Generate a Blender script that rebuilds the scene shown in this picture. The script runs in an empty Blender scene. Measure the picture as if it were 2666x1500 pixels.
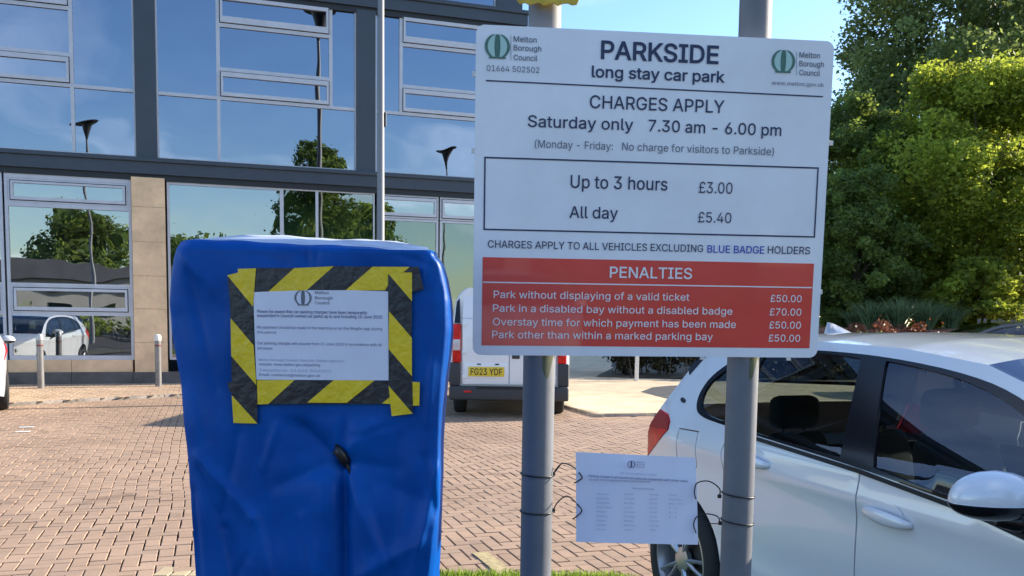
import bpy, bmesh, math, random
import numpy as np
from mathutils import Vector, Matrix
from mathutils.geometry import delaunay_2d_cdt
random.seed(7); RNG = np.random.default_rng(11)
S = bpy.context.scene
COL = S.collection
R = math.radians

# ------------------------------------------------------------------ camera
F, CX, CY, EYE = 2400.0, 1333.0, 1040.0, 1.55          # in pixels of the 2666 px wide photograph
cam = bpy.data.objects.new('camera', bpy.data.cameras.new('camera')); COL.objects.link(cam)
CM = Matrix.Rotation(R(85), 4, 'X') @ Matrix.Rotation(0.014, 4, 'Z')
cam.matrix_world = Matrix.Translation((0, 0, EYE)) @ CM
cam.data.sensor_width = 36; cam.data.lens = 36 * F / 2666
cam.data.shift_y = (CY - 750) / 2666
cam.data.clip_start = 0.05; cam.data.clip_end = 3000
S.camera = cam
M3 = CM.to_3x3(); O = Vector((0, 0, EYE))
def ray(x, y): return M3 @ Vector(((x - CX) / F, (CY - y) / F, -1.0))
def ground(x, y, z=0.0):
    d = ray(x, y); return O + d * ((z - EYE) / d.z)
def on_plane(x, y, p, n):
    d = ray(x, y); return O + d * ((p - O).dot(n) / d.dot(n))
def proj(p):
    q = M3.transposed() @ (Vector(p) - O); return CX + F * q.x / -q.z, CY - F * q.y / -q.z

# ------------------------------------------------------------------ world and sun
SUN_AZ, SUN_EL = R(22), R(23)          # azimuth from +X towards +Y
w = bpy.data.worlds.new('World'); S.world = w; w.use_nodes = True
nt = w.node_tree; nt.nodes.clear(); N = nt.nodes.new; L = nt.links.new
sky = N('ShaderNodeTexSky'); sky.sky_type = 'NISHITA'; sky.sun_disc = False
sky.sun_elevation = SUN_EL; sky.sun_rotation = R(90) - SUN_AZ
sky.air_density = 1.0; sky.dust_density = 0.6; sky.ozone_density = 2.2
tc = N('ShaderNodeTexCoord'); sep = N('ShaderNodeSeparateXYZ'); L(tc.outputs['Generated'], sep.inputs[0])
ad = N('ShaderNodeMath'); ad.operation = 'ADD'; ad.inputs[1].default_value = 0.18; L(sep.outputs['Z'], ad.inputs[0])
dx = N('ShaderNodeMath'); dx.operation = 'DIVIDE'; L(sep.outputs['X'], dx.inputs[0]); L(ad.outputs[0], dx.inputs[1])
dy = N('ShaderNodeMath'); dy.operation = 'DIVIDE'; L(sep.outputs['Y'], dy.inputs[0]); L(ad.outputs[0], dy.inputs[1])
cmb = N('ShaderNodeCombineXYZ'); L(dx.outputs[0], cmb.inputs[0]); L(dy.outputs[0], cmb.inputs[1])
nz = N('ShaderNodeTexNoise'); nz.inputs['Scale'].default_value = 0.9; nz.inputs['Detail'].default_value = 7
nz.inputs['Roughness'].default_value = 0.50; nz.inputs['Distortion'].default_value = 0.4; L(cmb.outputs[0], nz.inputs['Vector'])
cr = N('ShaderNodeValToRGB'); cr.color_ramp.elements[0].position = 0.53; cr.color_ramp.elements[1].position = 0.84
cr.color_ramp.elements[0].color = (0, 0, 0, 1); cr.color_ramp.elements[1].color = (0.85, 0.85, 0.85, 1); L(nz.outputs['Fac'], cr.inputs[0])
mx = N('ShaderNodeMix'); mx.data_type = 'RGBA'; L(cr.outputs[0], mx.inputs['Factor'])
hs = N('ShaderNodeHueSaturation'); hs.inputs['Saturation'].default_value = 1.18; hs.inputs['Hue'].default_value = 0.506; L(sky.outputs[0], hs.inputs['Color']); L(hs.outputs[0], mx.inputs[6])
mx.inputs[7].default_value = (8.5, 9.0, 9.8, 1)
bg = N('ShaderNodeBackground'); bg.inputs['Strength'].default_value = 0.15; L(mx.outputs[2], bg.inputs[0])
wo = N('ShaderNodeOutputWorld'); L(bg.outputs[0], wo.inputs[0])
sun = bpy.data.objects.new('sun', bpy.data.lights.new('sun', 'SUN')); COL.objects.link(sun)
sun.data.energy = 5.0; sun.data.angle = R(0.53); sun.data.color = (1.0, 0.90, 0.76)
SD = Vector((math.cos(SUN_AZ) * math.cos(SUN_EL), math.sin(SUN_AZ) * math.cos(SUN_EL), math.sin(SUN_EL)))
sun.rotation_euler = SD.to_track_quat('Z', 'Y').to_euler()
S.view_settings.view_transform = 'Standard'; S.view_settings.look = 'None'
S.view_settings.gamma = 1; S.view_settings.use_curve_mapping = False
S.view_settings.exposure = 1.16
S.cycles.max_bounces = 8; S.cycles.transparent_max_bounces = 12; S.cycles.caustics_reflective = False; S.cycles.caustics_refractive = False
S.cycles.use_denoising = True

# ------------------------------------------------------------------ materials
def mat(name, col, rough=0.6, metal=0.0, var=0.0, vscale=4.0, bump=0.0, bscale=60.0, spec=0.5, coat=0.0, coord='Object', col2=None, grime=0.0):
    m = bpy.data.materials.new(name); m.use_nodes = True; t = m.node_tree; b = t.nodes['Principled BSDF']
    b.inputs['Base Color'].default_value = (*col, 1); b.inputs['Roughness'].default_value = rough
    b.inputs['Metallic'].default_value = metal; b.inputs['Specular IOR Level'].default_value = spec
    b.inputs['Coat Weight'].default_value = coat; b.inputs['Coat Roughness'].default_value = 0.03
    c = t.nodes.new('ShaderNodeTexCoord')
    if var > 0 or col2:
        n = t.nodes.new('ShaderNodeTexNoise'); n.inputs['Scale'].default_value = vscale; n.inputs['Detail'].default_value = 6
        n.inputs['Roughness'].default_value = 0.65
        t.links.new(c.outputs[coord], n.inputs['Vector'])
        r = t.nodes.new('ShaderNodeValToRGB'); r.color_ramp.elements[0].position = 0.35; r.color_ramp.elements[1].position = 0.68
        t.links.new(n.outputs['Fac'], r.inputs[0])
        x = t.nodes.new('ShaderNodeMix'); x.data_type = 'RGBA'; t.links.new(r.outputs[0], x.inputs['Factor'])
        lo = col2 if col2 else tuple(v * (1 - var) for v in col); hi = tuple(min(1, v * (1 + var * 0.6)) for v in col)
        x.inputs[6].default_value = (*lo, 1); x.inputs[7].default_value = (*hi, 1)
        t.links.new(x.outputs[2], b.inputs['Base Color'])
    if bump > 0:
        n2 = t.nodes.new('ShaderNodeTexNoise'); n2.inputs['Scale'].default_value = bscale; n2.inputs['Detail'].default_value = 5
        t.links.new(c.outputs[coord], n2.inputs['Vector'])
        bp = t.nodes.new('ShaderNodeBump'); bp.inputs['Strength'].default_value = bump; bp.inputs['Distance'].default_value = 0.01
        t.links.new(n2.outputs['Fac'], bp.inputs['Height']); t.links.new(bp.outputs[0], b.inputs['Normal'])
    return m
def leaf_mat(name, col, trans, tcol):
    m = bpy.data.materials.new(name); m.use_nodes = True; t = m.node_tree; t.nodes.clear(); n = t.nodes.new; l = t.links.new
    at = n('ShaderNodeAttribute'); at.attribute_name = 'tint'
    r = n('ShaderNodeMapRange'); r.inputs['To Min'].default_value = 0.45; r.inputs['To Max'].default_value = 1.6; l(at.outputs['Fac'], r.inputs[0])
    def shade(c):
        v = n('ShaderNodeVectorMath'); v.operation = 'SCALE'; v.inputs[0].default_value = c; l(r.outputs[0], v.inputs['Scale']); return v
    a, b = shade(col), shade(tcol)
    d = n('ShaderNodeBsdfPrincipled'); l(a.outputs[0], d.inputs['Base Color']); d.inputs['Roughness'].default_value = 0.5; d.inputs['Specular IOR Level'].default_value = 0.18
    tr = n('ShaderNodeBsdfTranslucent'); l(b.outputs[0], tr.inputs[0])
    x = n('ShaderNodeMixShader'); x.inputs[0].default_value = trans; l(d.outputs[0], x.inputs[1]); l(tr.outputs[0], x.inputs[2])
    o = n('ShaderNodeOutputMaterial'); l(x.outputs[0], o.inputs[0]); return m
def glass_mat(name, tint, refl_tint, refl=0.35, wav=0.0, wscale=1.2, rough=0.0):
    m = bpy.data.materials.new(name); m.use_nodes = True; t = m.node_tree; t.nodes.clear(); n = t.nodes.new; l = t.links.new
    tr = n('ShaderNodeBsdfTransparent'); tr.inputs[0].default_value = (*tint, 1)
    g = n('ShaderNodeBsdfGlossy'); g.inputs[0].default_value = (*refl_tint, 1); g.inputs['Roughness'].default_value = rough
    f = n('ShaderNodeLayerWeight'); f.inputs['Blend'].default_value = 0.25
    mr = n('ShaderNodeMapRange'); mr.inputs['To Min'].default_value = refl; mr.inputs['To Max'].default_value = 1.0; l(f.outputs['Fresnel'], mr.inputs[0])
    x = n('ShaderNodeMixShader'); l(mr.outputs[0], x.inputs[0]); l(tr.outputs[0], x.inputs[1]); l(g.outputs[0], x.inputs[2])
    if wav:
        c = n('ShaderNodeTexCoord'); nn = n('ShaderNodeTexNoise'); nn.inputs['Scale'].default_value = wscale; nn.inputs['Detail'].default_value = 1
        l(c.outputs['Object'], nn.inputs['Vector']); b = n('ShaderNodeBump'); b.inputs['Strength'].default_value = 1; b.inputs['Distance'].default_value = wav
        l(nn.outputs['Fac'], b.inputs['Height']); l(b.outputs[0], g.inputs['Normal']); l(b.outputs[0], f.inputs['Normal'])
    o = n('ShaderNodeOutputMaterial'); l(x.outputs[0], o.inputs[0]); return m
def brick_mat(name, c1, c2, c3):
    m = bpy.data.materials.new(name); m.use_nodes = True; t = m.node_tree; b = t.nodes['Principled BSDF']; n = t.nodes.new; l = t.links.new
    at = n('ShaderNodeAttribute'); at.attribute_name = 'tint'; oi = n('ShaderNodeObjectInfo')
    a = n('ShaderNodeMath'); a.operation = 'ADD'; l(at.outputs['Fac'], a.inputs[0]); l(oi.outputs['Random'], a.inputs[1])
    fr = n('ShaderNodeMath'); fr.operation = 'FRACT'; l(a.outputs[0], fr.inputs[0])
    r = n('ShaderNodeValToRGB'); e = r.color_ramp.elements; e[0].color = (*c1, 1); e[1].color = (*c3, 1); k = e.new(0.5); k.color = (*c2, 1); l(fr.outputs[0], r.inputs[0])
    g = n('ShaderNodeNewGeometry'); nn = n('ShaderNodeTexNoise'); nn.inputs['Scale'].default_value = 0.7; nn.inputs['Detail'].default_value = 9; nn.inputs['Roughness'].default_value = 0.75
    l(g.outputs['Position'], nn.inputs['Vector'])
    mr = n('ShaderNodeMapRange'); mr.inputs['From Min'].default_value = 0.3; mr.inputs['From Max'].default_value = 0.7; mr.inputs['To Min'].default_value = 0.74; mr.inputs['To Max'].default_value = 1.16; l(nn.outputs['Fac'], mr.inputs[0])
    n3 = n('ShaderNodeTexNoise'); n3.inputs['Scale'].default_value = 1.7; n3.inputs['Detail'].default_value = 4; n3.inputs['Distortion'].default_value = .6; l(g.outputs['Position'], n3.inputs['Vector'])
    m3 = n('ShaderNodeMapRange'); m3.inputs['From Min'].default_value = 0.60; m3.inputs['From Max'].default_value = 0.72; m3.inputs['To Min'].default_value = 1.0; m3.inputs['To Max'].default_value = 0.72; l(n3.outputs['Fac'], m3.inputs[0])
    mm_ = n('ShaderNodeMath'); mm_.operation = 'MULTIPLY'; l(mr.outputs[0], mm_.inputs[0]); l(m3.outputs[0], mm_.inputs[1]); mr = mm_
    v = n('ShaderNodeVectorMath'); v.operation = 'SCALE'; l(r.outputs[0], v.inputs[0]); l(mr.outputs[0], v.inputs['Scale']); l(v.outputs[0], b.inputs['Base Color'])
    b.inputs['Roughness'].default_value = 0.9; b.inputs['Specular IOR Level'].default_value = 0.25
    n2 = n('ShaderNodeTexNoise'); n2.inputs['Scale'].default_value = 120; n2.inputs['Detail'].default_value = 3; l(g.outputs['Position'], n2.inputs['Vector'])
    bp = n('ShaderNodeBump'); bp.inputs['Strength'].default_value = 0.5; bp.inputs['Distance'].default_value = 0.004; l(n2.outputs['Fac'], bp.inputs['Height']); l(bp.outputs[0], b.inputs['Normal'])
    return m

MT = dict(
 brick=brick_mat('paving_brick', (0.375, 0.255, 0.172), (0.42, 0.285, 0.195), (0.36, 0.25, 0.175)),
 buff=brick_mat('buff_brick', (0.46, 0.36, 0.22), (0.50, 0.39, 0.23), (0.43, 0.33, 0.21)),
 joint=mat('joint_sand', (0.06, 0.045, 0.035), 0.95, var=0.4, vscale=8),
 footbrick=brick_mat('footway_brick', (0.46, 0.33, 0.22), (0.52, 0.37, 0.25), (0.44, 0.32, 0.22)),
 path=mat('path_slab', (0.60, 0.47, 0.30), 0.9, var=0.22, vscale=1.5, bump=0.3, bscale=80),
 kerb=mat('kerb_concrete', (0.30, 0.26, 0.22), 0.9, var=0.3, vscale=6, bump=0.3),
 asphalt=mat('asphalt', (0.06, 0.06, 0.062), 0.9, var=0.3, vscale=3, bump=0.5, bscale=150),
 soil=mat('soil', (0.10, 0.075, 0.045), 0.95, var=0.5, vscale=5, bump=0.6, bscale=20),
 mulch=mat('mulch', (0.28, 0.11, 0.06), 0.95, var=0.6, vscale=9, bump=1.0, bscale=25),
 land=mat('land', (0.16, 0.14, 0.11), 0.95, var=0.4, vscale=0.05),
 signwhite=mat('sign_white', (0.80, 0.81, 0.84), 0.30, var=0.06, vscale=5, coat=0.3),
 signback=mat('sign_back', (0.45, 0.46, 0.47), 0.5),
 navy=mat('print_navy', (0.018, 0.03, 0.085), 0.4),
 grey_print=mat('print_grey', (0.13, 0.15, 0.19), 0.5),
 blue_print=mat('print_blue', (0.02, 0.05, 0.42), 0.4),
 green_print=mat('print_green', (0.07, 0.17, 0.13), 0.45),
 pale_green=mat('print_pale_green', (0.42, 0.62, 0.56), 0.4),
 red=mat('print_red', (0.72, 0.065, 0.05), 0.28, var=0.08, vscale=2.5, coat=0.55),
 white_print=mat('print_white', (0.82, 0.80, 0.80), 0.4),
 post=mat('post_grey', (0.165, 0.17, 0.185), 0.62, var=0.14, vscale=7, bump=0.06, bscale=30),
 algae=mat('algae', (0.115, 0.12, 0.07), 0.9, var=0.5, vscale=18),
 galv=mat('galvanised_steel', (0.42, 0.43, 0.44), 0.45, metal=0.6, var=0.15, vscale=10),
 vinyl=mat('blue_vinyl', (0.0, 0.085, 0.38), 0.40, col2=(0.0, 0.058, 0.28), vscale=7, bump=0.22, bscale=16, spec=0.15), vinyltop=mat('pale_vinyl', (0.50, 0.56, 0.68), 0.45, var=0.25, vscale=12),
 black=mat('black_plastic', (0.012, 0.012, 0.013), 0.4),
 tapeblack=mat('tape_black', (0.016, 0.017, 0.022), 0.35, bump=0.3, bscale=50),
 tapeyellow=mat('tape_yellow', (0.80, 0.56, 0.012), 0.35, var=0.10, vscale=30, bump=0.3, bscale=50),
 paper=mat('paper', (0.70, 0.71, 0.82), 0.30, var=0.05, vscale=4, coat=0.15, bump=0.15, bscale=8),
 ink=mat('paper_ink', (0.10, 0.11, 0.22), 0.6),
 inklight=mat('paper_ink_light', (0.34, 0.36, 0.50), 0.6),
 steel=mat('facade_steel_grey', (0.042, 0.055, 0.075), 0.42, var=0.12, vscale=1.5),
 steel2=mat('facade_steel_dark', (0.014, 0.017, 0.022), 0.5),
 alu=mat('window_aluminium', (0.52, 0.53, 0.57), 0.4, metal=0.1, var=0.08, vscale=4),
 stone=mat('sandstone', (0.80, 0.55, 0.33), 0.9, var=0.20, vscale=2.2, bump=0.3, bscale=25),
 plinth=mat('plinth_grey', (0.12, 0.115, 0.11), 0.85, var=0.3, vscale=3),
 room=mat('room_wall', (0.20, 0.22, 0.25), 0.9), roomfloor=mat('room_carpet', (0.12, 0.12, 0.12), 0.95),
 desk=mat('desk_pale', (0.30, 0.30, 0.29), 0.6), blind=mat('green_screen', (0.16, 0.27, 0.20), 0.7, var=0.15, vscale=2),
 pane=glass_mat('facade_glass', (0.20, 0.25, 0.30), (0.58, 0.64, 0.76), 0.44, wav=0.010, wscale=0.8),
 pane2=glass_mat('clear_glass', (0.52, 0.58, 0.60), (0.70, 0.76, 0.82), 0.42, wav=0.006, wscale=0.9),
 panegreen=glass_mat('green_glass', (0.45, 0.60, 0.50), (0.60, 0.68, 0.66), 0.30, wav=0.006, wscale=0.9),
 lamp=mat('lamp_post_steel', (0.20, 0.205, 0.215), 0.5, metal=0.15), lampdark=mat('lamp_head_dark', (0.03, 0.035, 0.04), 0.4),
 bollard=mat('bollard_steel', (0.22, 0.215, 0.21), 0.45, metal=0.3, var=0.2, vscale=9), bollred=mat('bollard_red', (0.16, 0.03, 0.03), 0.5),
 paint=mat('silver_paint', (0.70, 0.72, 0.755), 0.30, metal=0.05, coat=1.0),
 darkpaint=mat('dark_paint', (0.03, 0.035, 0.045), 0.3, metal=0.2, coat=1.0),
 vanwhite=mat('van_white', (0.78, 0.79, 0.80), 0.35, coat=0.6),
 trim=mat('gloss_black', (0.006, 0.007, 0.010), 0.16, spec=.45), rubber=mat('rubber', (0.018, 0.018, 0.018), 0.85, bump=0.3, bscale=40),
 bumper=mat('grey_plastic', (0.035, 0.037, 0.042), 0.6), rim=mat('alloy', (0.42, 0.43, 0.45), 0.3, metal=0.7), brake=mat('brake', (0.05, 0.045, 0.04), 0.6, metal=0.5),
 carglass=glass_mat('car_glass', (0.50, 0.55, 0.54), (0.66, 0.76, 0.95), 0.06),
 privacy=glass_mat('car_glass_rear', (0.42, 0.48, 0.46), (0.80, 0.86, 0.95), 0.06),
 seat=mat('seat_fabric', (0.04, 0.042, 0.045), 0.85, var=0.3, vscale=10), piping=mat('seat_piping', (0.20, 0.21, 0.22), 0.6), cabin=mat('cabin_plastic', (0.018, 0.019, 0.021), 0.6),
 lens=mat('red_lens', (0.70, 0.020, 0.014), 0.3, spec=.25, var=0.4, vscale=14), lensdark=mat('red_lens_dark', (0.32, 0.008, 0.010), 0.3, spec=.25), lensclear=mat('clear_lens', (0.55, 0.50, 0.50), 0.15, coat=1.0),
 plate=mat('plate_yellow', (0.72, 0.52, 0.04), 0.4), headlens=mat('head_lens', (0.5, 0.52, 0.55), 0.1, coat=1.0),
 bark=mat('bark', (0.085, 0.065, 0.045), 0.95, var=0.4, vscale=6, bump=0.8, bscale=20),
 leafdark=leaf_mat('leaf_dark', (0.12, 0.160, 0.060), 0.48, (0.24, 0.30, 0.08)),
 leafmid=leaf_mat('leaf_mid', (0.11, 0.160, 0.050), 0.50, (0.26, 0.34, 0.06)),
 leaflime=leaf_mat('leaf_lime', (0.16, 0.205, 0.035), 0.55, (0.40, 0.46, 0.05)),
 twig=leaf_mat('leaf_brown', (0.060, 0.052, 0.028), 0.25, (0.12, 0.10, 0.03)),
 redtwig=leaf_mat('leaf_red', (0.20, 0.075, 0.045), 0.3, (0.32, 0.11, 0.05)),
 sedge=leaf_mat('leaf_sedge', (0.11, 0.17, 0.09), 0.3, (0.22, 0.30, 0.12)),
 grass=leaf_mat('leaf_grass', (0.12, 0.21, 0.03), 0.45, (0.30, 0.42, 0.05)),
 wood=mat('timber', (0.13, 0.12, 0.10), 0.85, var=0.3, vscale=8), shed=mat('shed_wall', (0.42, 0.40, 0.36), 0.9, var=0.1, vscale=0.6), roofing=mat('shed_roof', (0.10, 0.10, 0.11), 0.8, var=0.2, vscale=1),
 yellowpaint=mat('yellow_paint', (0.46, 0.36, 0.18), 0.8, var=0.35, vscale=25), whitepaint=mat('white_paint', (0.75, 0.72, 0.66), 0.8, var=0.2, vscale=30),
 yellowsign=mat('yellow_board', (0.58, 0.40, 0.03), 0.5, var=0.35, vscale=12), dash=mat('steering', (0.02, 0.02, 0.022), 0.5),
)

# ------------------------------------------------------------------ helpers
def mesh_obj(name, verts, faces, m=None, parent=None, smooth=False, tint=None, loc=None, mi=None):
    me = bpy.data.meshes.new(name); me.from_pydata([tuple(v) for v in verts], [], faces)
    ms = m if isinstance(m, (list, tuple)) else ([m] if m else [])
    for x in ms: me.materials.append(x)
    if mi is not None: me.polygons.foreach_set('material_index', mi)
    if smooth: me.polygons.foreach_set('use_smooth', [True] * len(me.polygons))
    if tint is not None:
        a = me.attributes.new('tint', 'FLOAT', 'FACE'); a.data.foreach_set('value', np.asarray(tint, dtype=np.float32))
    me.update()
    o = bpy.data.objects.new(name, me); COL.objects.link(o)
    if parent: o.parent = parent
    if loc is not None: o.location = loc
    return o
def empty(name, loc=(0, 0, 0), rotz=0.0):
    o = bpy.data.objects.new(name, None); COL.objects.link(o); o.location = loc; o.rotation_euler = (0, 0, rotz); o.empty_display_size = 0.1; return o
def tag(o, label=None, cat=None, group=None, kind=None):
    if label: o['label'] = label
    if cat: o['category'] = cat
    if group: o['group'] = group
    if kind: o['kind'] = kind
    return o
class MB:
    def __init__(s): s.v = []; s.f = []; s.mi = []
    def add(s, vs, fs, k=0):
        b = len(s.v); s.v += [tuple(x) for x in vs]; s.f += [tuple(b + i for i in f) for f in fs]; s.mi += [k] * len(fs); return s
    def box(s, x0, x1, y0, y1, z0, z1, k=0, bev=0.0):
        if bev <= 0:
            vs = [(x, y, z) for z in (z0, z1) for y in (y0, y1) for x in (x0, x1)]
            return s.add(vs, [(0, 2, 3, 1), (4, 5, 7, 6), (0, 1, 5, 4), (2, 6, 7, 3), (0, 4, 6, 2), (1, 3, 7, 5)], k)
        bm = bmesh.new(); bmesh.ops.create_cube(bm, size=1)
        for v in bm.verts: v.co = Vector((x0 + (v.co.x + .5) * (x1 - x0), y0 + (v.co.y + .5) * (y1 - y0), z0 + (v.co.z + .5) * (z1 - z0)))
        bmesh.ops.bevel(bm, geom=bm.edges[:], offset=bev, segments=3, profile=0.5, affect='EDGES')
        bm.verts.index_update(); s.add([v.co[:] for v in bm.verts], [[v.index for v in f.verts] for f in bm.faces], k); bm.free(); return s
    def tube(s, pts, rad, n=10, k=0, closed=False, cap=True):
        pts = [Vector(p) for p in pts]; m = len(pts); rad = rad if isinstance(rad, (list, tuple)) else [rad] * m
        vs = []; up = None
        for i, p in enumerate(pts):
            a = pts[(i - 1) % m] if (closed or i > 0) else p; b = pts[(i + 1) % m] if (closed or i < m - 1) else p
            t = (b - a).normalized()
            if up is None: up = t.orthogonal().normalized()
            up = (up - t * up.dot(t)).normalized(); q = t.cross(up)
            for j in range(n):
                c = 2 * math.pi * j / n; vs.append(p + (up * math.cos(c) + q * math.sin(c)) * rad[i])
        fs = []
        for i in range(m if closed else m - 1):
            for j in range(n):
                a, b = i * n + j, i * n + (j + 1) % n; c = ((i + 1) % m) * n + (j + 1) % n; d = ((i + 1) % m) * n + j; fs.append((a, b, c, d))
        if cap and not closed: fs += [tuple(range(n - 1, -1, -1)), tuple((m - 1) * n + j for j in range(n))]
        return s.add(vs, fs, k)
    def lathe(s, prof, n=32, k=0, M=None):
        vs = []; m = len(prof)
        for r, z in prof:
            for j in range(n):
                c = 2 * math.pi * j / n; p = Vector((r * math.cos(c), r * math.sin(c), z)); vs.append(M @ p if M else p)
        fs = [(i * n + j, i * n + (j + 1) % n, (i + 1) * n + (j + 1) % n, (i + 1) * n + j) for i in range(m - 1) for j in range(n)]
        return s.add(vs, fs, k)
    def obj(s, name, m, parent=None, smooth=False, loc=None, auto=False):
        o = mesh_obj(name, s.v, s.f, m, parent, smooth, loc=loc, mi=s.mi if isinstance(m, (list, tuple)) else None)
        if auto:
            with_angle(o)
        return o
def with_angle(o, ang=35):
    me = o.data; me.polygons.foreach_set('use_smooth', [True] * len(me.polygons))
    bm = bmesh.new(); bm.from_mesh(me)
    for e in bm.edges:
        if len(e.link_faces) == 2 and e.calc_face_angle(0) > R(ang): e.smooth = False
    bm.to_mesh(me); bm.free()
def copy_tree(o, parent=None, swap=None):
    c = o.copy(); COL.objects.link(c); c.parent = parent
    if swap and c.type == 'MESH':
        for i, sl in enumerate(c.material_slots):
            m0 = sl.material
            if m0 in swap:
                sl.link = 'OBJECT'; sl.material = swap[m0]
    for ch in [x for x in CH.get(o.name, [])]: copy_tree(ch, c, swap)
    return c
CH = {}
def index_children():
    CH.clear()
    for x in bpy.data.objects:
        if x.parent: CH.setdefault(x.parent.name, []).append(x)
def inside(p, poly):
    x, y = p[0], p[1]; c = False; j = len(poly) - 1
    for i in range(len(poly)):
        xi, yi = poly[i][0], poly[i][1]; xj, yj = poly[j][0], poly[j][1]
        if (yi > y) != (yj > y) and x < (xj - xi) * (y - yi) / (yj - yi) + xi: c = not c
        j = i
    return c
def sheet(name, poly, z, m, thick=0.0):
    n = len(poly); vs = [(p[0], p[1], z) for p in poly]; fs = [tuple(range(n))]
    if thick:
        vs += [(p[0], p[1], z - thick) for p in poly]; fs += [(i, n + i, n + (i + 1) % n, (i + 1) % n) for i in range(n)]
    o = mesh_obj(name, vs, fs, m); bm = bmesh.new(); bm.from_mesh(o.data); bmesh.ops.recalc_face_normals(bm, faces=bm.faces)
    if sum(f.normal.z for f in bm.faces if abs(f.normal.z) > .9) < 0: bmesh.ops.reverse_faces(bm, faces=bm.faces)
    bm.to_mesh(o.data); bm.free(); return tag(o, kind='structure')
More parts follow.
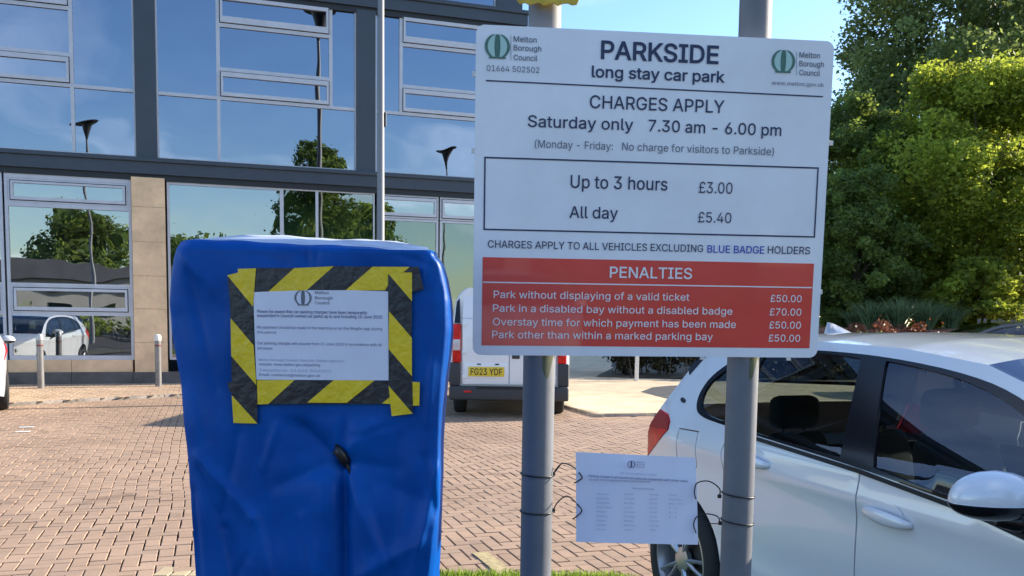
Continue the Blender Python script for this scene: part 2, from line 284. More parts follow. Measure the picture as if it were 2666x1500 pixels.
# text as flat print on a panel: local axes x to the right, z up, print faces -y
# grotesque letter outlines in 1/700 of the type size: advance, closed loops
GLYPHS = {
'(': (191, '62,145 70,227 92,309 124,377 165,377 134,300 113,219 106,145 112,80 132,11 165,-67 124,-67 97,-15 78,38 66,92'),
')': (191, '26,-67 60,13 79,81 85,145 78,219 58,300 26,377 68,377 99,309 121,226 129,145 125,91 113,37 94,-16 68,-67'),
',': (131, '26,-84 47,50 96,50 59,-84'),
'-': (317, '236,171 236,131 80,131 80,171'),
'.': (131, '67,-3 54,-1 44,6 37,16 35,29 37,41 44,51 54,58 67,61 79,58 89,51 96,41 99,29 96,16 89,6 79,-1'),
'/': (174, '164,373 50,-54 10,-54 125,373'),
'0': (317, '159,-5 122,1 91,17 66,43 48,79 37,124 33,178 37,231 48,276 67,313 91,339 122,355 159,361 195,355 226,339 251,313 269,276 280,231 284,178 280,124 269,79 251,43 226,17 195,1/159,35 183,39 203,52 219,72 231,101 238,136 241,178 238,220 231,255 219,284 203,305 183,317 159,322 134,317 114,305 98,284 86,255 79,220 76,178 79,136 86,101 98,72 114,52 134,39'),
'1': (317, '54,0 54,38 274,38 274,0/193,356 193,0 149,0 149,314 147,314 60,250 60,299 139,356'),
'2': (317, '45,0 45,33 164,160 198,198 217,229 224,260 222,278 215,293 205,305 191,314 157,322 137,320 121,313 107,303 97,289 91,273 89,253 46,253 50,283 60,310 78,331 100,347 127,357 157,361 188,358 214,348 236,332 253,312 263,288 267,261 260,222 235,181 187,126 107,42 107,40 272,40 272,0'),
'3': (317, '152,-5 121,-2 93,7 68,21 49,40 36,64 31,92 76,92 80,75 89,61 101,50 116,41 153,35 193,43 208,52 220,65 228,81 230,101 228,120 221,137 209,152 192,163 170,171 141,173 110,173 110,209 201,314 201,316 49,316 49,356 261,356 261,322 148,195 148,202 185,202 216,193 241,177 260,156 271,130 275,101 271,72 259,46 241,25 216,9 186,-1'),
'4': (317, '28,74 28,111 173,356 217,356 76,116 76,114 289,114 289,74/197,0 197,85 197,102 197,222 240,222 240,0'),
'5': (317, '155,-5 125,-2 98,8 75,23 58,42 46,65 42,91 86,91 89,76 97,62 121,42 155,35 175,37 193,45 208,57 220,73 227,92 229,114 227,135 220,155 208,171 192,183 174,191 152,194 117,188 90,172 47,177 67,356 256,356 256,316 105,316 94,211 95,211 124,227 161,233 184,231 206,225 225,214 241,200 255,182 265,162 272,139 274,114 270,82 258,53 240,29 216,11 187,-1'),
'6': (317, '158,-5 127,-1 100,10 77,28 59,52 48,81 44,113 47,140 56,167 96,238 177,356 225,356 106,183 102,183 116,201 137,215 164,220 195,216 221,206 243,190 259,168 269,141 272,110 269,79 257,51 240,28 217,10 190,-1/158,34 178,36 195,44 209,56 220,71 227,89 229,110 227,131 220,149 209,165 195,176 178,183 158,186 139,183 122,176 107,165 97,150 90,132 87,111 90,90 97,71 107,56 122,44 139,36'),
'7': (317, '68,0 226,314 226,316 43,316 43,356 273,356 273,314 115,0'),
'8': (317, '158,-5 125,-2 95,8 70,23 52,43 40,67 36,95 39,116 46,137 56,154 71,169 88,179 107,185 107,187 83,197 65,215 53,239 49,266 53,292 63,315 80,334 102,349 128,358 158,361 188,358 214,349 236,334 253,315 264,292 267,266 263,239 252,216 233,197 210,187 210,185 229,179 246,169 260,154 271,137 278,116 281,95 277,67 265,43 246,23 222,8 192,-2/158,34 180,36 199,42 215,52 226,64 233,79 236,97 233,116 226,132 214,146 198,156 179,162 158,165 137,162 118,156 103,146 91,132 83,116 81,97 83,79 90,64 102,52 117,42 136,36/158,203 192,210 205,219 215,231 221,246 223,263 221,280 215,294 206,306 193,315 158,322 124,315 111,306 101,294 95,280 93,263 95,246 101,231 111,219 124,210'),
'9': (317, '158,361 190,357 217,346 240,328 258,304 269,275 272,243 269,217 261,189 221,118 140,0 91,0 211,173 215,173 201,155 180,141 152,136 122,140 96,150 74,166 58,188 48,215 44,246 48,278 59,305 77,328 100,346 127,357/158,322 139,320 122,312 108,300 97,285 90,267 88,246 90,225 97,207 108,192 122,180 139,173 158,170 178,173 195,180 209,191 220,206 227,225 229,245 227,266 220,285 209,300 195,312 178,320'),
':': (131, '67,-3 54,-1 44,6 37,16 35,29 37,41 44,51 54,58 67,61 79,58 89,51 96,41 99,29 96,16 89,6 79,-1/67,190 54,192 44,199 37,209 35,221 37,234 44,244 54,251 67,253 79,251 89,244 96,234 99,221 96,209 89,199 79,192'),
'@': (473, '249,-95 199,-91 155,-80 117,-62 86,-37 61,-5 43,32 32,76 28,125 32,174 43,217 61,254 86,286 117,311 154,329 196,340 244,344 290,340 331,328 365,310 393,285 416,256 432,223 442,188 445,151 442,99 430,53 420,34 405,20 386,11 362,7 333,12 309,25 300,35 296,48 294,48 286,33 272,21 253,12 228,9 199,13 175,25 157,43 143,68 135,96 132,128 135,158 145,185 160,208 180,225 204,237 231,240 252,238 269,232 291,214 293,214 293,234 331,234 331,77 333,64 339,52 349,44 363,41 378,44 390,53 398,68 403,89 407,151 404,181 397,210 384,237 366,261 343,281 315,297 282,306 243,309 204,306 170,297 140,282 115,260 95,234 80,202 71,166 68,125 71,83 80,46 95,15 115,-12 141,-32 172,-47 209,-57 250,-60 288,-56 321,-48 342,-41 353,-75 325,-84 288,-92/231,45 251,48 268,55 280,66 288,83 295,129 293,155 288,174 279,188 267,197 232,204 213,202 198,194 186,182 177,167 169,129 175,88 183,71 195,57 211,48'),
'A': (336, '11,0 141,356 193,356 324,0 277,0 201,212 185,260 163,335 172,335 149,260 133,212 60,0/77,99 77,139 259,139 259,99'),
'B': (319, '42,0 42,356 169,356 203,353 230,343 251,329 267,309 276,287 279,262 277,241 271,224 249,200 220,187 220,184 237,180 254,172 269,159 282,142 290,121 293,95 289,70 280,47 264,27 241,13 211,3 173,0/87,40 171,40 207,44 231,56 244,74 249,96 247,113 240,129 229,142 214,153 195,159 174,162 87,162/87,200 167,200 202,207 216,216 226,228 233,243 235,260 231,282 219,300 198,312 168,316 87,316'),
'C': (357, '187,-5 144,1 105,17 73,44 49,81 33,125 28,178 33,230 49,275 73,312 105,339 144,355 187,361 238,353 261,343 281,330 299,313 313,293 324,270 331,244 286,244 273,276 250,300 221,314 187,319 156,315 128,303 105,282 87,255 76,220 72,178 76,136 88,101 105,74 129,53 156,41 187,37 221,42 250,56 273,80 286,112 331,112 324,86 314,63 299,43 282,27 261,13 238,3 214,-3'),
'D': (352, '153,0 67,0 67,40 150,40 190,44 222,57 248,77 265,104 276,139 279,179 276,219 265,252 248,280 224,300 193,312 155,316 65,316 65,356 158,356 206,351 247,335 279,309 303,274 318,230 323,179 318,127 303,83 279,48 245,22 203,5/87,356 87,0 42,0 42,356'),
'E': (293, '42,0 42,356 261,356 261,316 87,316 87,200 249,200 249,160 87,160 87,40 263,40 263,0'),
'F': (287, '42,0 42,356 258,356 258,316 87,316 87,195 242,195 242,155 87,155 87,0'),
'G': (364, '188,-5 143,1 105,18 73,45 48,81 33,126 28,178 33,230 48,275 72,312 104,339 142,355 185,361 213,359 238,353 262,342 282,328 300,311 314,291 325,269 332,244 286,244 271,275 249,299 221,314 186,319 155,315 128,303 105,283 87,255 76,220 72,178 76,136 88,101 106,74 129,54 157,41 188,37 216,40 241,50 262,65 277,86 287,112 290,142 304,139 198,139 198,179 335,179 335,140 330,99 316,64 293,35 264,13 228,0'),
'H': (362, '42,0 42,356 87,356 87,202 275,202 275,356 320,356 320,0 275,0 275,162 87,162 87,0'),
'I': (210, '22,0 22,40 83,40 83,316 22,316 22,356 189,356 189,316 128,316 128,40 189,40 189,0'),
'J': (277, '130,-5 87,2 53,23 31,57 23,102 23,121 68,121 68,102 73,73 85,52 105,39 130,35 154,39 174,52 186,73 190,102 190,356 235,356 235,102 228,57 206,23 172,2'),
'K': (327, '73,102 73,151 97,183 122,212 148,241 255,356 314,356 162,193 159,193/42,0 42,356 87,356 87,234 87,157 87,135 87,0/260,0 131,181 160,217 314,0'),
'L': (275, '42,0 42,356 87,356 87,40 253,40 253,0'),
'M': (440, '42,0 42,356 106,356 194,131 201,111 209,86 218,59 225,34 215,34 222,58 231,85 239,111 247,131 333,356 397,356 397,0 353,0 353,204 353,229 354,258 354,289 355,320 359,320 348,287 337,254 327,225 319,204 239,0 200,0 119,204 111,225 101,253 90,285 78,320 83,320 84,291 85,260 85,230 85,204 85,0'),
'N': (366, '42,0 42,356 95,356 240,128 254,106 271,75 290,38 283,38 280,76 279,110 279,136 279,356 324,356 324,0 271,0 141,203 124,231 104,267 75,316 83,318 86,269 87,230 87,204 87,0'),
'O': (373, '187,-5 144,1 105,17 73,44 49,81 33,125 28,178 33,230 49,275 73,312 105,339 144,355 187,361 230,355 269,339 300,312 325,275 340,230 345,178 340,125 325,81 300,44 269,17 230,1/187,37 217,41 245,53 268,73 286,101 297,136 301,178 297,220 286,255 268,283 245,303 217,315 187,319 156,315 129,303 106,283 88,255 76,220 72,178 76,136 88,101 106,73 129,53 156,41'),
'P': (311, '42,0 42,356 165,356 202,352 233,341 256,324 273,301 283,274 286,243 283,213 273,186 256,163 233,145 202,134 165,130 76,130 76,170 163,170 188,172 208,179 223,191 233,206 239,223 241,243 239,263 233,281 223,296 208,307 188,314 163,316 87,316 87,0'),
'R': (314, '42,0 42,356 165,356 203,353 233,342 257,325 273,303 283,277 287,246 283,216 273,190 257,168 233,152 203,142 165,138 67,138 67,179 163,179 189,181 208,187 223,197 234,210 240,227 242,246 240,266 234,283 223,297 208,308 188,314 163,316 87,316 87,0/247,0 161,160 212,160 299,0'),
'S': (313, '157,-6 120,-3 89,6 64,22 45,42 32,67 27,96 73,96 77,77 86,61 100,50 117,41 157,34 180,36 200,42 217,52 231,64 239,80 242,98 239,113 232,125 207,143 171,156 129,168 89,182 60,202 42,228 36,261 40,289 52,313 71,333 96,348 126,358 159,361 192,358 221,348 245,333 264,314 276,291 281,265 236,265 229,288 212,306 187,317 157,321 136,319 117,313 102,305 90,293 83,279 81,263 83,246 92,233 119,216 149,205 185,195 218,184 251,166 276,138 283,120 286,97 282,69 271,44 252,23 226,7 194,-3'),
'T': (314, '22,316 22,356 292,356 292,316 180,316 180,0 135,0 135,316'),
'U': (362, '181,-6 142,-2 108,11 80,30 59,56 46,87 42,121 42,356 87,356 87,125 90,101 98,79 112,61 131,48 154,39 181,36 208,39 231,48 250,61 264,79 272,101 275,125 275,356 320,356 320,121 316,87 303,56 282,30 254,11 220,-2'),
'V': (336, '143,0 11,356 59,356 135,144 151,96 174,22 164,22 187,97 203,144 276,356 324,356 195,0'),
'W': (480, '109,0 11,356 58,356 114,137 123,102 131,65 138,28 132,28 140,65 148,102 157,137 214,356 266,356 323,137 332,102 340,65 348,28 342,28 349,65 357,102 366,137 422,356 469,356 371,0 319,0 257,226 246,274 235,332 245,332 234,276 222,226 161,0'),
'X': (332, '13,0 152,199 152,165 21,356 73,356 125,280 143,253 156,230 170,204 163,204 176,230 190,253 209,280 261,356 312,356 181,167 181,201 319,0 267,0 205,91 188,116 175,137 161,162 171,162 158,138 144,116 127,91 64,0'),
'Y': (330, '142,0 142,146 11,356 64,356 135,241 156,204 175,161 157,161 176,205 196,241 267,356 319,356 188,146 188,0'),
'Z': (307, '29,0 29,33 191,270 214,301 239,333 244,318 200,317 156,316 28,316 28,356 278,356 278,323 118,90 94,56 68,23 63,38 106,40 150,40 280,40 280,0'),
'a': (272, '112,-6 88,-4 66,3 48,15 33,31 24,51 21,76 24,96 30,113 41,125 54,135 88,147 125,154 164,159 186,164 191,170 193,178 193,180 187,208 168,225 137,232 104,226 82,211 70,192 29,204 40,226 55,242 73,254 93,263 136,269 167,266 200,252 214,240 226,224 233,203 236,176 236,0 194,0 194,36 191,36 176,17 151,1/119,32 141,34 160,41 174,52 184,65 191,80 193,97 193,133 182,127 162,123 140,120 123,118 94,111 72,98 66,87 64,73 71,51 91,37'),
'b': (297, '161,-6 138,-4 121,3 96,22 83,41 78,41 78,0 37,0 37,356 80,356 80,223 83,223 96,242 120,261 138,267 160,269 192,265 219,252 242,232 259,205 270,171 273,132 270,93 259,59 242,32 219,11 192,-1/154,33 177,36 196,46 210,61 221,82 228,106 230,133 228,159 221,183 211,203 196,218 177,228 154,231 132,228 113,218 98,204 87,184 81,160 79,133 81,105 88,81 98,61 113,45 132,36'),
'c': (277, '145,-6 111,-1 82,11 57,32 39,60 28,93 24,131 28,170 39,204 57,231 82,252 111,265 145,269 182,264 214,249 238,225 253,194 212,183 203,202 189,217 169,227 145,231 121,227 102,217 87,201 76,181 70,157 67,131 70,106 76,82 87,62 102,46 121,36 145,33 170,36 190,46 204,62 213,82 254,72 239,39 214,15 182,0'),
'd': (297, '137,-6 105,-1 78,11 55,32 38,59 27,93 24,132 28,171 38,205 56,232 78,252 106,265 137,269 159,267 177,261 201,242 214,223 217,223 217,356 260,356 260,0 219,0 219,41 215,41 201,22 177,3 159,-4/143,33 165,36 184,45 199,61 210,81 216,105 218,133 216,160 210,184 199,204 184,218 166,228 143,231 120,228 101,218 86,203 76,183 70,159 67,133 70,106 76,82 87,61 102,46 120,36'),
'e': (283, '148,-6 112,-1 82,11 57,32 39,59 28,93 24,131 28,169 39,203 57,231 81,252 110,265 144,269 186,262 206,252 223,239 238,220 250,197 257,169 260,136 260,119 52,119 52,155 237,155 217,141 215,166 208,188 198,206 184,220 166,228 144,231 121,228 102,219 87,206 76,189 69,169 67,148 67,124 70,97 77,74 90,56 106,43 126,35 149,32 178,37 200,51 214,74 255,64 247,44 235,27 218,14 198,3 174,-4'),
'f': (178, '160,266 160,229 5,229 5,266/56,0 56,302 59,323 67,340 79,353 95,363 131,371 156,369 170,365 159,328 150,330 136,332 119,329 108,322 101,310 99,293 99,0'),
'g': (298, '145,-105 117,-103 94,-98 58,-77 35,-49 71,-28 85,-46 108,-62 145,-68 174,-64 198,-53 213,-33 218,-4 218,48 214,48 201,29 177,11 159,5 136,3 106,7 79,19 56,37 39,63 28,95 24,134 28,172 38,205 56,232 79,252 106,265 137,269 160,267 177,261 202,242 215,223 219,223 219,266 261,266 261,-6 257,-38 245,-63 227,-82 203,-95 176,-103/143,41 166,44 184,53 199,66 210,85 216,108 219,135 217,161 210,185 199,204 185,219 166,228 143,231 121,228 102,218 87,203 76,184 70,161 67,135 70,109 76,86 87,67 102,53 121,44'),
'h': (287, '80,159 80,0 37,0 37,356 80,356 80,201 72,201 86,233 106,253 131,265 159,269 185,266 207,258 225,244 239,225 247,199 250,168 250,0 207,0 207,165 203,192 191,213 172,226 147,230 129,228 113,222 99,212 88,198 82,180'),
'i': (117, '37,0 37,266 80,266 80,0/59,310 47,312 38,318 31,327 29,338 31,349 38,358 47,365 59,367 70,365 80,358 86,349 88,338 86,327 80,318 70,312'),
'k': (266, '77,96 77,148 84,148 199,266 252,266 129,140 124,140/37,0 37,356 80,356 80,0/206,0 103,130 134,160 260,0'),
'l': (132, '98,-2 71,2 52,14 41,33 37,59 37,356 80,356 80,69 84,44 91,38 102,36 112,37 119,38 126,2 113,-1'),
'm': (427, '37,0 37,266 78,266 79,207 75,207 82,226 93,242 120,263 153,270 180,266 201,252 216,232 225,206 219,206 225,225 236,240 266,262 306,270 328,268 348,260 365,248 378,230 387,207 390,179 390,0 347,0 347,178 343,202 331,219 313,228 293,231 276,229 262,224 242,203 235,173 235,0 192,0 192,182 188,202 177,218 160,228 140,231 110,224 98,215 88,202 82,186 80,167 80,0'),
'n': (287, '80,159 80,0 37,0 37,266 78,266 78,201 72,201 86,233 106,253 131,265 159,269 184,266 206,258 225,244 238,225 247,199 250,168 250,0 207,0 207,165 203,192 191,213 172,226 147,230 129,228 113,222 99,212 88,198 82,180'),
'o': (291, '145,-6 111,-1 82,11 57,32 39,60 28,93 24,131 28,170 39,204 57,231 82,252 111,265 145,269 179,265 209,252 233,231 252,204 263,170 267,131 263,93 252,60 233,32 209,11 179,-1/145,33 169,36 189,46 204,62 215,82 221,106 223,131 221,157 215,181 204,201 189,217 169,227 145,231 121,227 102,217 87,201 76,181 70,157 67,131 70,106 76,82 87,62 102,46 121,36'),
'p': (297, '37,-100 37,266 78,266 78,223 83,223 96,242 120,261 138,267 160,269 192,265 219,252 242,232 259,205 270,171 273,132 270,93 259,59 242,32 219,11 192,-1 161,-6 138,-4 121,3 97,22 83,41 80,41 80,-100/154,33 177,36 196,46 210,61 221,82 228,106 230,133 228,159 221,183 211,203 196,218 177,228 154,231 132,228 113,218 98,204 87,184 81,160 79,133 81,105 88,81 98,61 113,45 132,36'),
'r': (181, '37,0 37,266 78,266 78,225 81,225 91,243 107,257 127,266 149,269 160,269 170,269 170,226 161,227 145,228 127,226 111,220 98,211 88,198 82,183 80,166 80,0'),
's': (255, '127,-6 101,-4 79,2 59,12 43,27 32,44 25,66 66,75 74,55 87,42 105,34 127,32 152,35 171,44 183,57 188,72 185,85 178,95 166,103 148,109 104,119 73,130 51,146 37,166 33,192 36,213 46,232 61,248 81,259 104,267 131,269 156,267 178,261 195,251 209,237 227,203 188,194 181,208 170,221 154,230 131,233 109,230 92,222 80,209 76,194 79,181 87,170 120,156 161,147 192,136 214,120 227,100 232,75 229,52 219,33 203,17 182,5 156,-3'),
't': (159, '143,266 143,229 5,229 5,266/45,330 88,330 88,68 90,53 95,43 105,37 119,35 130,36 141,38 149,1 134,-2 118,-3 87,2 64,15 50,36 45,65'),
'u': (287, '128,-4 102,-1 80,8 62,21 48,41 40,66 37,97 37,266 80,266 80,101 84,73 96,52 115,39 140,35 158,37 174,43 188,54 198,68 205,86 207,107 207,266 250,266 250,0 209,0 209,64 215,64 200,33 180,12 156,0'),
'v': (272, '114,0 12,266 59,266 116,109 131,61 144,15 129,15 142,61 157,109 213,266 260,266 158,0'),
'w': (397, '96,0 16,266 61,266 93,150 108,96 123,29 115,29 130,94 144,150 176,266 222,266 253,150 267,95 282,29 274,29 289,95 304,150 336,266 381,266 301,0 258,0 223,120 213,157 203,196 194,236 203,236 194,196 184,157 174,120 139,0'),
'x': (265, '15,0 120,153 120,120 20,266 70,266 103,214 125,177 145,144 123,144 142,177 163,214 197,266 246,266 146,118 146,150 250,0 201,0 162,60 140,95 121,127 143,127 125,95 104,60 64,0'),
'y': (272, '33,-97 43,-60 50,-61 73,-62 91,-52 105,-25 114,-1 12,266 59,266 116,109 131,61 144,15 129,15 142,61 157,109 214,266 260,266 143,-41 124,-75 98,-95 64,-102 45,-100'),
'z': (266, '29,0 29,32 178,224 178,226 33,226 33,266 233,266 233,232 88,42 88,39 237,39 237,0'),
'£': (297, '26,28 26,40 44,43 56,52 63,67 65,87 60,251 62,281 72,307 88,330 109,347 136,357 168,361 194,358 217,350 237,336 253,318 265,296 271,270 230,264 223,287 210,306 191,317 168,321 147,319 130,312 117,301 108,287 102,252 107,89 102,62 86,44 65,34 43,30/26,0 26,40 211,40 227,44 231,60 231,75 271,75 271,64 268,36 256,16 237,4 210,0/26,160 26,196 218,196 218,160')}
_tc = {}
def fatten(p, d):
    o = []; n = len(p)
    for i in range(n):
        a, b, c = Vector(p[i - 1]), Vector(p[i]), Vector(p[(i + 1) % n]); u = (b - a).normalized(); v = (c - b).normalized()
        n1, n2 = Vector((u.y, -u.x)), Vector((v.y, -v.x)); m = n1 + n2; k = max(.45, 1 + n1.dot(n2)); q = b + m * (d / k); o.append((q.x, q.y))
    return o
_gc = {}
def glyph(ch, off):
    if (ch, off) in _gc: return _gc[(ch, off)]
    ls = [[tuple(map(int, q.split(','))) for q in l.split()] for l in GLYPHS[ch][1].split('/')]
    ar = [sum(p[i - 1][0] * p[i][1] - p[i][0] * p[i - 1][1] for i in range(len(p))) for p in ls]
    sg = 1 if max(ar, key=abs) > 0 else -1
    if off: ls = [fatten(p, off * 420 * sg) for p in ls]
    V = []; Ed = []
    for p in ls: n0 = len(V); V += [Vector(q) for q in p]; Ed += [(n0 + i, n0 + (i + 1) % len(p)) for i in range(len(p))]
    r = delaunay_2d_cdt(V, Ed, [], 0, 1e-3); fs = []
    for t in r[2]:
        x = sum(r[0][i].x for i in t) / 3; y = sum(r[0][i].y for i in t) / 3; wn = 0
        for p in ls:
            for i in range(len(p)):
                x0, y0 = p[i - 1]; x1, y1 = p[i]
                if (y0 > y) != (y1 > y) and x < (x1 - x0) * (y - y0) / (y1 - y0) + x0: wn += 1 if y1 > y0 else -1
        if wn: fs.append(tuple(t))
    _gc[(ch, off)] = ([v.copy() for v in r[0]], fs); return _gc[(ch, off)]
def text_mesh(s, off=0.0):
    k = (s, off)
    if k in _tc: return _tc[k]
    vs = []; fs = []; x = 0
    for ch in s:
        if ch == ' ' or ch not in GLYPHS: x += 131; continue
        gv, gf = glyph(ch, off); n0 = len(vs); vs += [Vector(((x + v.x) / 700, v.y / 700)) for v in gv]; fs += [tuple(n0 + i for i in f) for f in gf]; x += GLYPHS[ch][0]
    _tc[k] = (vs, fs); return _tc[k]
CAP = max(v.y for v in text_mesh('H')[0])
def lettering(parent, s, x0, x1, z, cap, m, off=0.0, y=-0.001, name='lettering', slope=0.0):
    vs, fs = text_mesh(s, off); a = min(v.x for v in vs); b = max(v.x for v in vs)
    kx = (x1 - x0) / (b - a); kz = cap / CAP
    return mesh_obj(name, [(x0 + (v.x - a) * kx, y, z + v.y * kz + slope * (v.x - a) * kx) for v in vs], fs, m, parent)
def poly_xz(parent, name, pts, y, m, thick=0.0):
    n = len(pts); vs = [(p[0], y, p[1]) for p in pts]; fs = [tuple(range(n))]
    if thick: vs += [(p[0], y + thick, p[1]) for p in pts]; fs += [(i, (i + 1) % n, n + (i + 1) % n, n + i) for i in range(n)] + [tuple(range(2 * n - 1, n - 1, -1))]
    return mesh_obj(name, vs, fs, m, parent)
def bar(parent, name, p, q, wd, y, m):
    p = Vector(p); q = Vector(q); d = (q - p).normalized(); t = Vector((-d.y, d.x)) * wd / 2
    return poly_xz(parent, name, [p - t, q - t, q + t, p + t], y, m)

# ------------------------------------------------------------------ ground and paving
E1 = Vector((0.9487, 0.3162, 0)); E2 = Vector((-0.3162, 0.9487, 0))      # along / into the facade
BASE = ground(400, 1004)
KA, KB = ground(0, 1058), ground(462, 1033); KD = (KB - KA).normalized()
P0, P1, P2 = ground(1459, 1059), ground(1552, 1086), ground(1704, 1083)
kerb_line = [KA - KD * 8, KB + KD * 1.2, Vector((-3.5, 19.0, 0)), Vector((-0.5, 20.2, 0)), P0, P1, P2, P2 + (P2 - P1) * 6]
carpark = [(-24, 1.0)] + [(p.x, p.y) for p in kerb_line] + [(26, 16), (26, -26), (-24, -26)]
island = [(-9, 5.0), (-2, 5.0), (-1.4, 5.05), (-1.25, 5.38), (0.60, 5.40), (0.78, 5.28), (0.66, 4.85), (1.42, 2.65), (1.62, 2.0), (1.5, 1.75), (-9, 1.75)]
tag(sheet('ground', [(-600, -600), (600, -600), (600, 900), (-600, 900)], -0.06, MT['land']))
sheet('car_park', carpark, -0.014, MT['joint'])
foot = [(p.x, p.y) for p in kerb_line[:4]] + [(P0.x, P0.y), (2.5, 24), (7, 34), (-30, 22), (-30, -4)]
sheet('footway', foot, 0.040, MT['joint'], 0.1)
sheet('footpath', [(P0.x, P0.y), (P1.x, P1.y), (P2.x, P2.y), (P2.x + 5.5, P2.y + 1.5), (9, 22), (3.3, 24.2), (3.2, 30), (7, 60), (1.4, 60), (1.0, 24)], 0.052, MT['path'], 0.1)
tp = [ground(*q, 0.056) for q in [(1668, 1020), (1700, 1008), (1745, 1004), (1830, 1003), (1830, 1060), (1745, 1040)]]
sheet('tarmac_patch', tp, 0.056, MT['asphalt'])
for a, b in ((18.0, 0), (20.4, 0), (22.6, 0)):
    o = sheet('path_joint', [(0.8, a), (6, a + 0.6), (6, a + 0.62), (0.8, a + 0.02)], 0.0565, MT['kerb'])
# kerb stones along the footway and the path
ks = MB().box(-0.45, 0.445, -0.06, 0.06, -0.08, 0.052, bev=0.012)
kroot = empty('kerb'); tag(kroot, kind='structure')
kmesh = None
for i in range(len(kerb_line) - 1):
    a, b = kerb_line[i], kerb_line[i + 1]; dd = b - a; n = int(dd.length / 0.9)
    for k in range(n + 1):
        p = a + dd.normalized() * (0.45 + 0.9 * k)
        if (p - a).length > dd.length: continue
        u, v = proj(p)
        if u < -80 or u > 2000: continue
        if kmesh is None: o0 = ks.obj('kerb_stone', MT['kerb'], kroot, auto=True); kmesh = o0.data; o = o0
        else: o = bpy.data.objects.new('kerb_stone', kmesh); COL.objects.link(o); o.parent = kroot
        o.location = p + Vector((-dd.y, dd.x, 0)).normalized() * 0.05; o.rotation_euler = (0, 0, math.atan2(dd.y, dd.x))
# herringbone block paving
def brick_geo(lx, ly, h=0.014, g=0.0050, ch=0.0026):
    a, b = lx / 2 - g, ly / 2 - g; c = ch
    vs = [(-a, -b, -h), (a, -b, -h), (a, b, -h), (-a, b, -h), (-a, -b, -c), (a, -b, -c), (a, b, -c), (-a, b, -c), (-a + c, -b + c, 0), (a - c, -b + c, 0), (a - c, b - c, 0), (-a + c, b - c, 0)]
    fs = [(8, 9, 10, 11)] + [(4 + i, 4 + (i + 1) % 4, 8 + (i + 1) % 4, 8 + i) for i in range(4)] + [(i, (i + 1) % 4, 4 + (i + 1) % 4, 4 + i) for i in range(4)]
    return vs, fs
def pave_bricks(zone, zoff, ymin, ymax, xr):
    out = []
    for i in range(-260, 260):
        for j in range(20, 300):
            k = (i - j) % 4
            if k == 0: cx, cy, rot = i + 1.0, j + 0.5, 0
            elif k == 3: cx, cy, rot = i + 0.5, j + 1.0, 1
            else: continue
            p = E1 * (cx * 0.1) + E2 * (cy * 0.1)
            if p.y < ymin or p.y > ymax: continue
            wv = 0.028 * math.sin(p.y * 2.1 + 0.3 * p.x) * math.exp(-((p.y - 8.3) / 1.6) ** 2) + 0.008 * math.sin(p.y * 1.3 + p.x)
            p = p + E1 * wv
            u, v = proj(p)
            if u < xr[0] or u > xr[1] or v > 1540: continue
            if not inside(p, zone): continue
            out.append((p, rot, u, v))
    return out
BV = {0: brick_geo(0.2, 0.1), 1: brick_geo(0.1, 0.2)}
bricks = [b for b in pave_bricks(carpark, 0, 4.4, 21, (-60, 2050)) if not inside(b[0], island)]
def hidden(u, v):
    return (455 < u < 1150) or (1362 < u < 1432) or (v < 1000) or (1505 < u < 1810 and 1195 < v < 1410) or u > 1700 or u < 0 or v > 1495
vis = [b for b in bricks if not hidden(b[2], b[3])]
vis.sort(key=lambda b: b[0].length); near = set(id(b) for b in vis[:300])
broot = empty('block_paving'); tag(broot, kind='structure')
bm_mesh = {}
for b in vis[:300]:
    if b[1] not in bm_mesh:
        o = mesh_obj('brick', *BV[b[1]], MT['brick'], broot); bm_mesh[b[1]] = o.data
    else:
        o = bpy.data.objects.new('brick', bm_mesh[b[1]]); COL.objects.link(o); o.parent = broot
    o.location = b[0] + Vector((0, 0, random.uniform(-.0025, .0025))); o.rotation_euler = (random.gauss(0, .006), random.gauss(0, .006), math.atan2(E1.y, E1.x) + random.gauss(0, .008))
def join_bricks(lst, name, m, parent, z):
    V = []; Fc = []; T = []; Q = []
    for p, rot, u, v in lst:
        vs, fs = BV[rot]; a = math.atan2(E1.y, E1.x) + random.gauss(0, .008); c, s = math.cos(a), math.sin(a); dz = z + random.uniform(-.0025, .0025); tx, ty = random.gauss(0, .006), random.gauss(0, .006)
        b0 = len(V); V += [(p.x + c * x - s * y, p.y + s * x + c * y, dz + zz + tx * x + ty * y) for x, y, zz in vs]; Fc += [tuple(b0 + i for i in f) for f in fs]; T += [random.random()] * len(fs)
    o = mesh_obj(name, V, Fc, m, parent, tint=T); tag(o, kind='stuff'); return o
join_bricks([b for b in bricks if id(b) not in near], 'brick_field', MT['brick'], broot, 0)
fw = pave_bricks(foot, 0, 13, 21.5, (-60, 1500)); fw = [b for b in fw if (b[0] - BASE).dot(E2) < 0.1 and b[0].x < 0.7]
join_bricks(fw, 'footway_brick_field', MT['footbrick'], None, 0.056)
o = bpy.data.objects['footway_brick_field']; o['kind'] = 'structure'
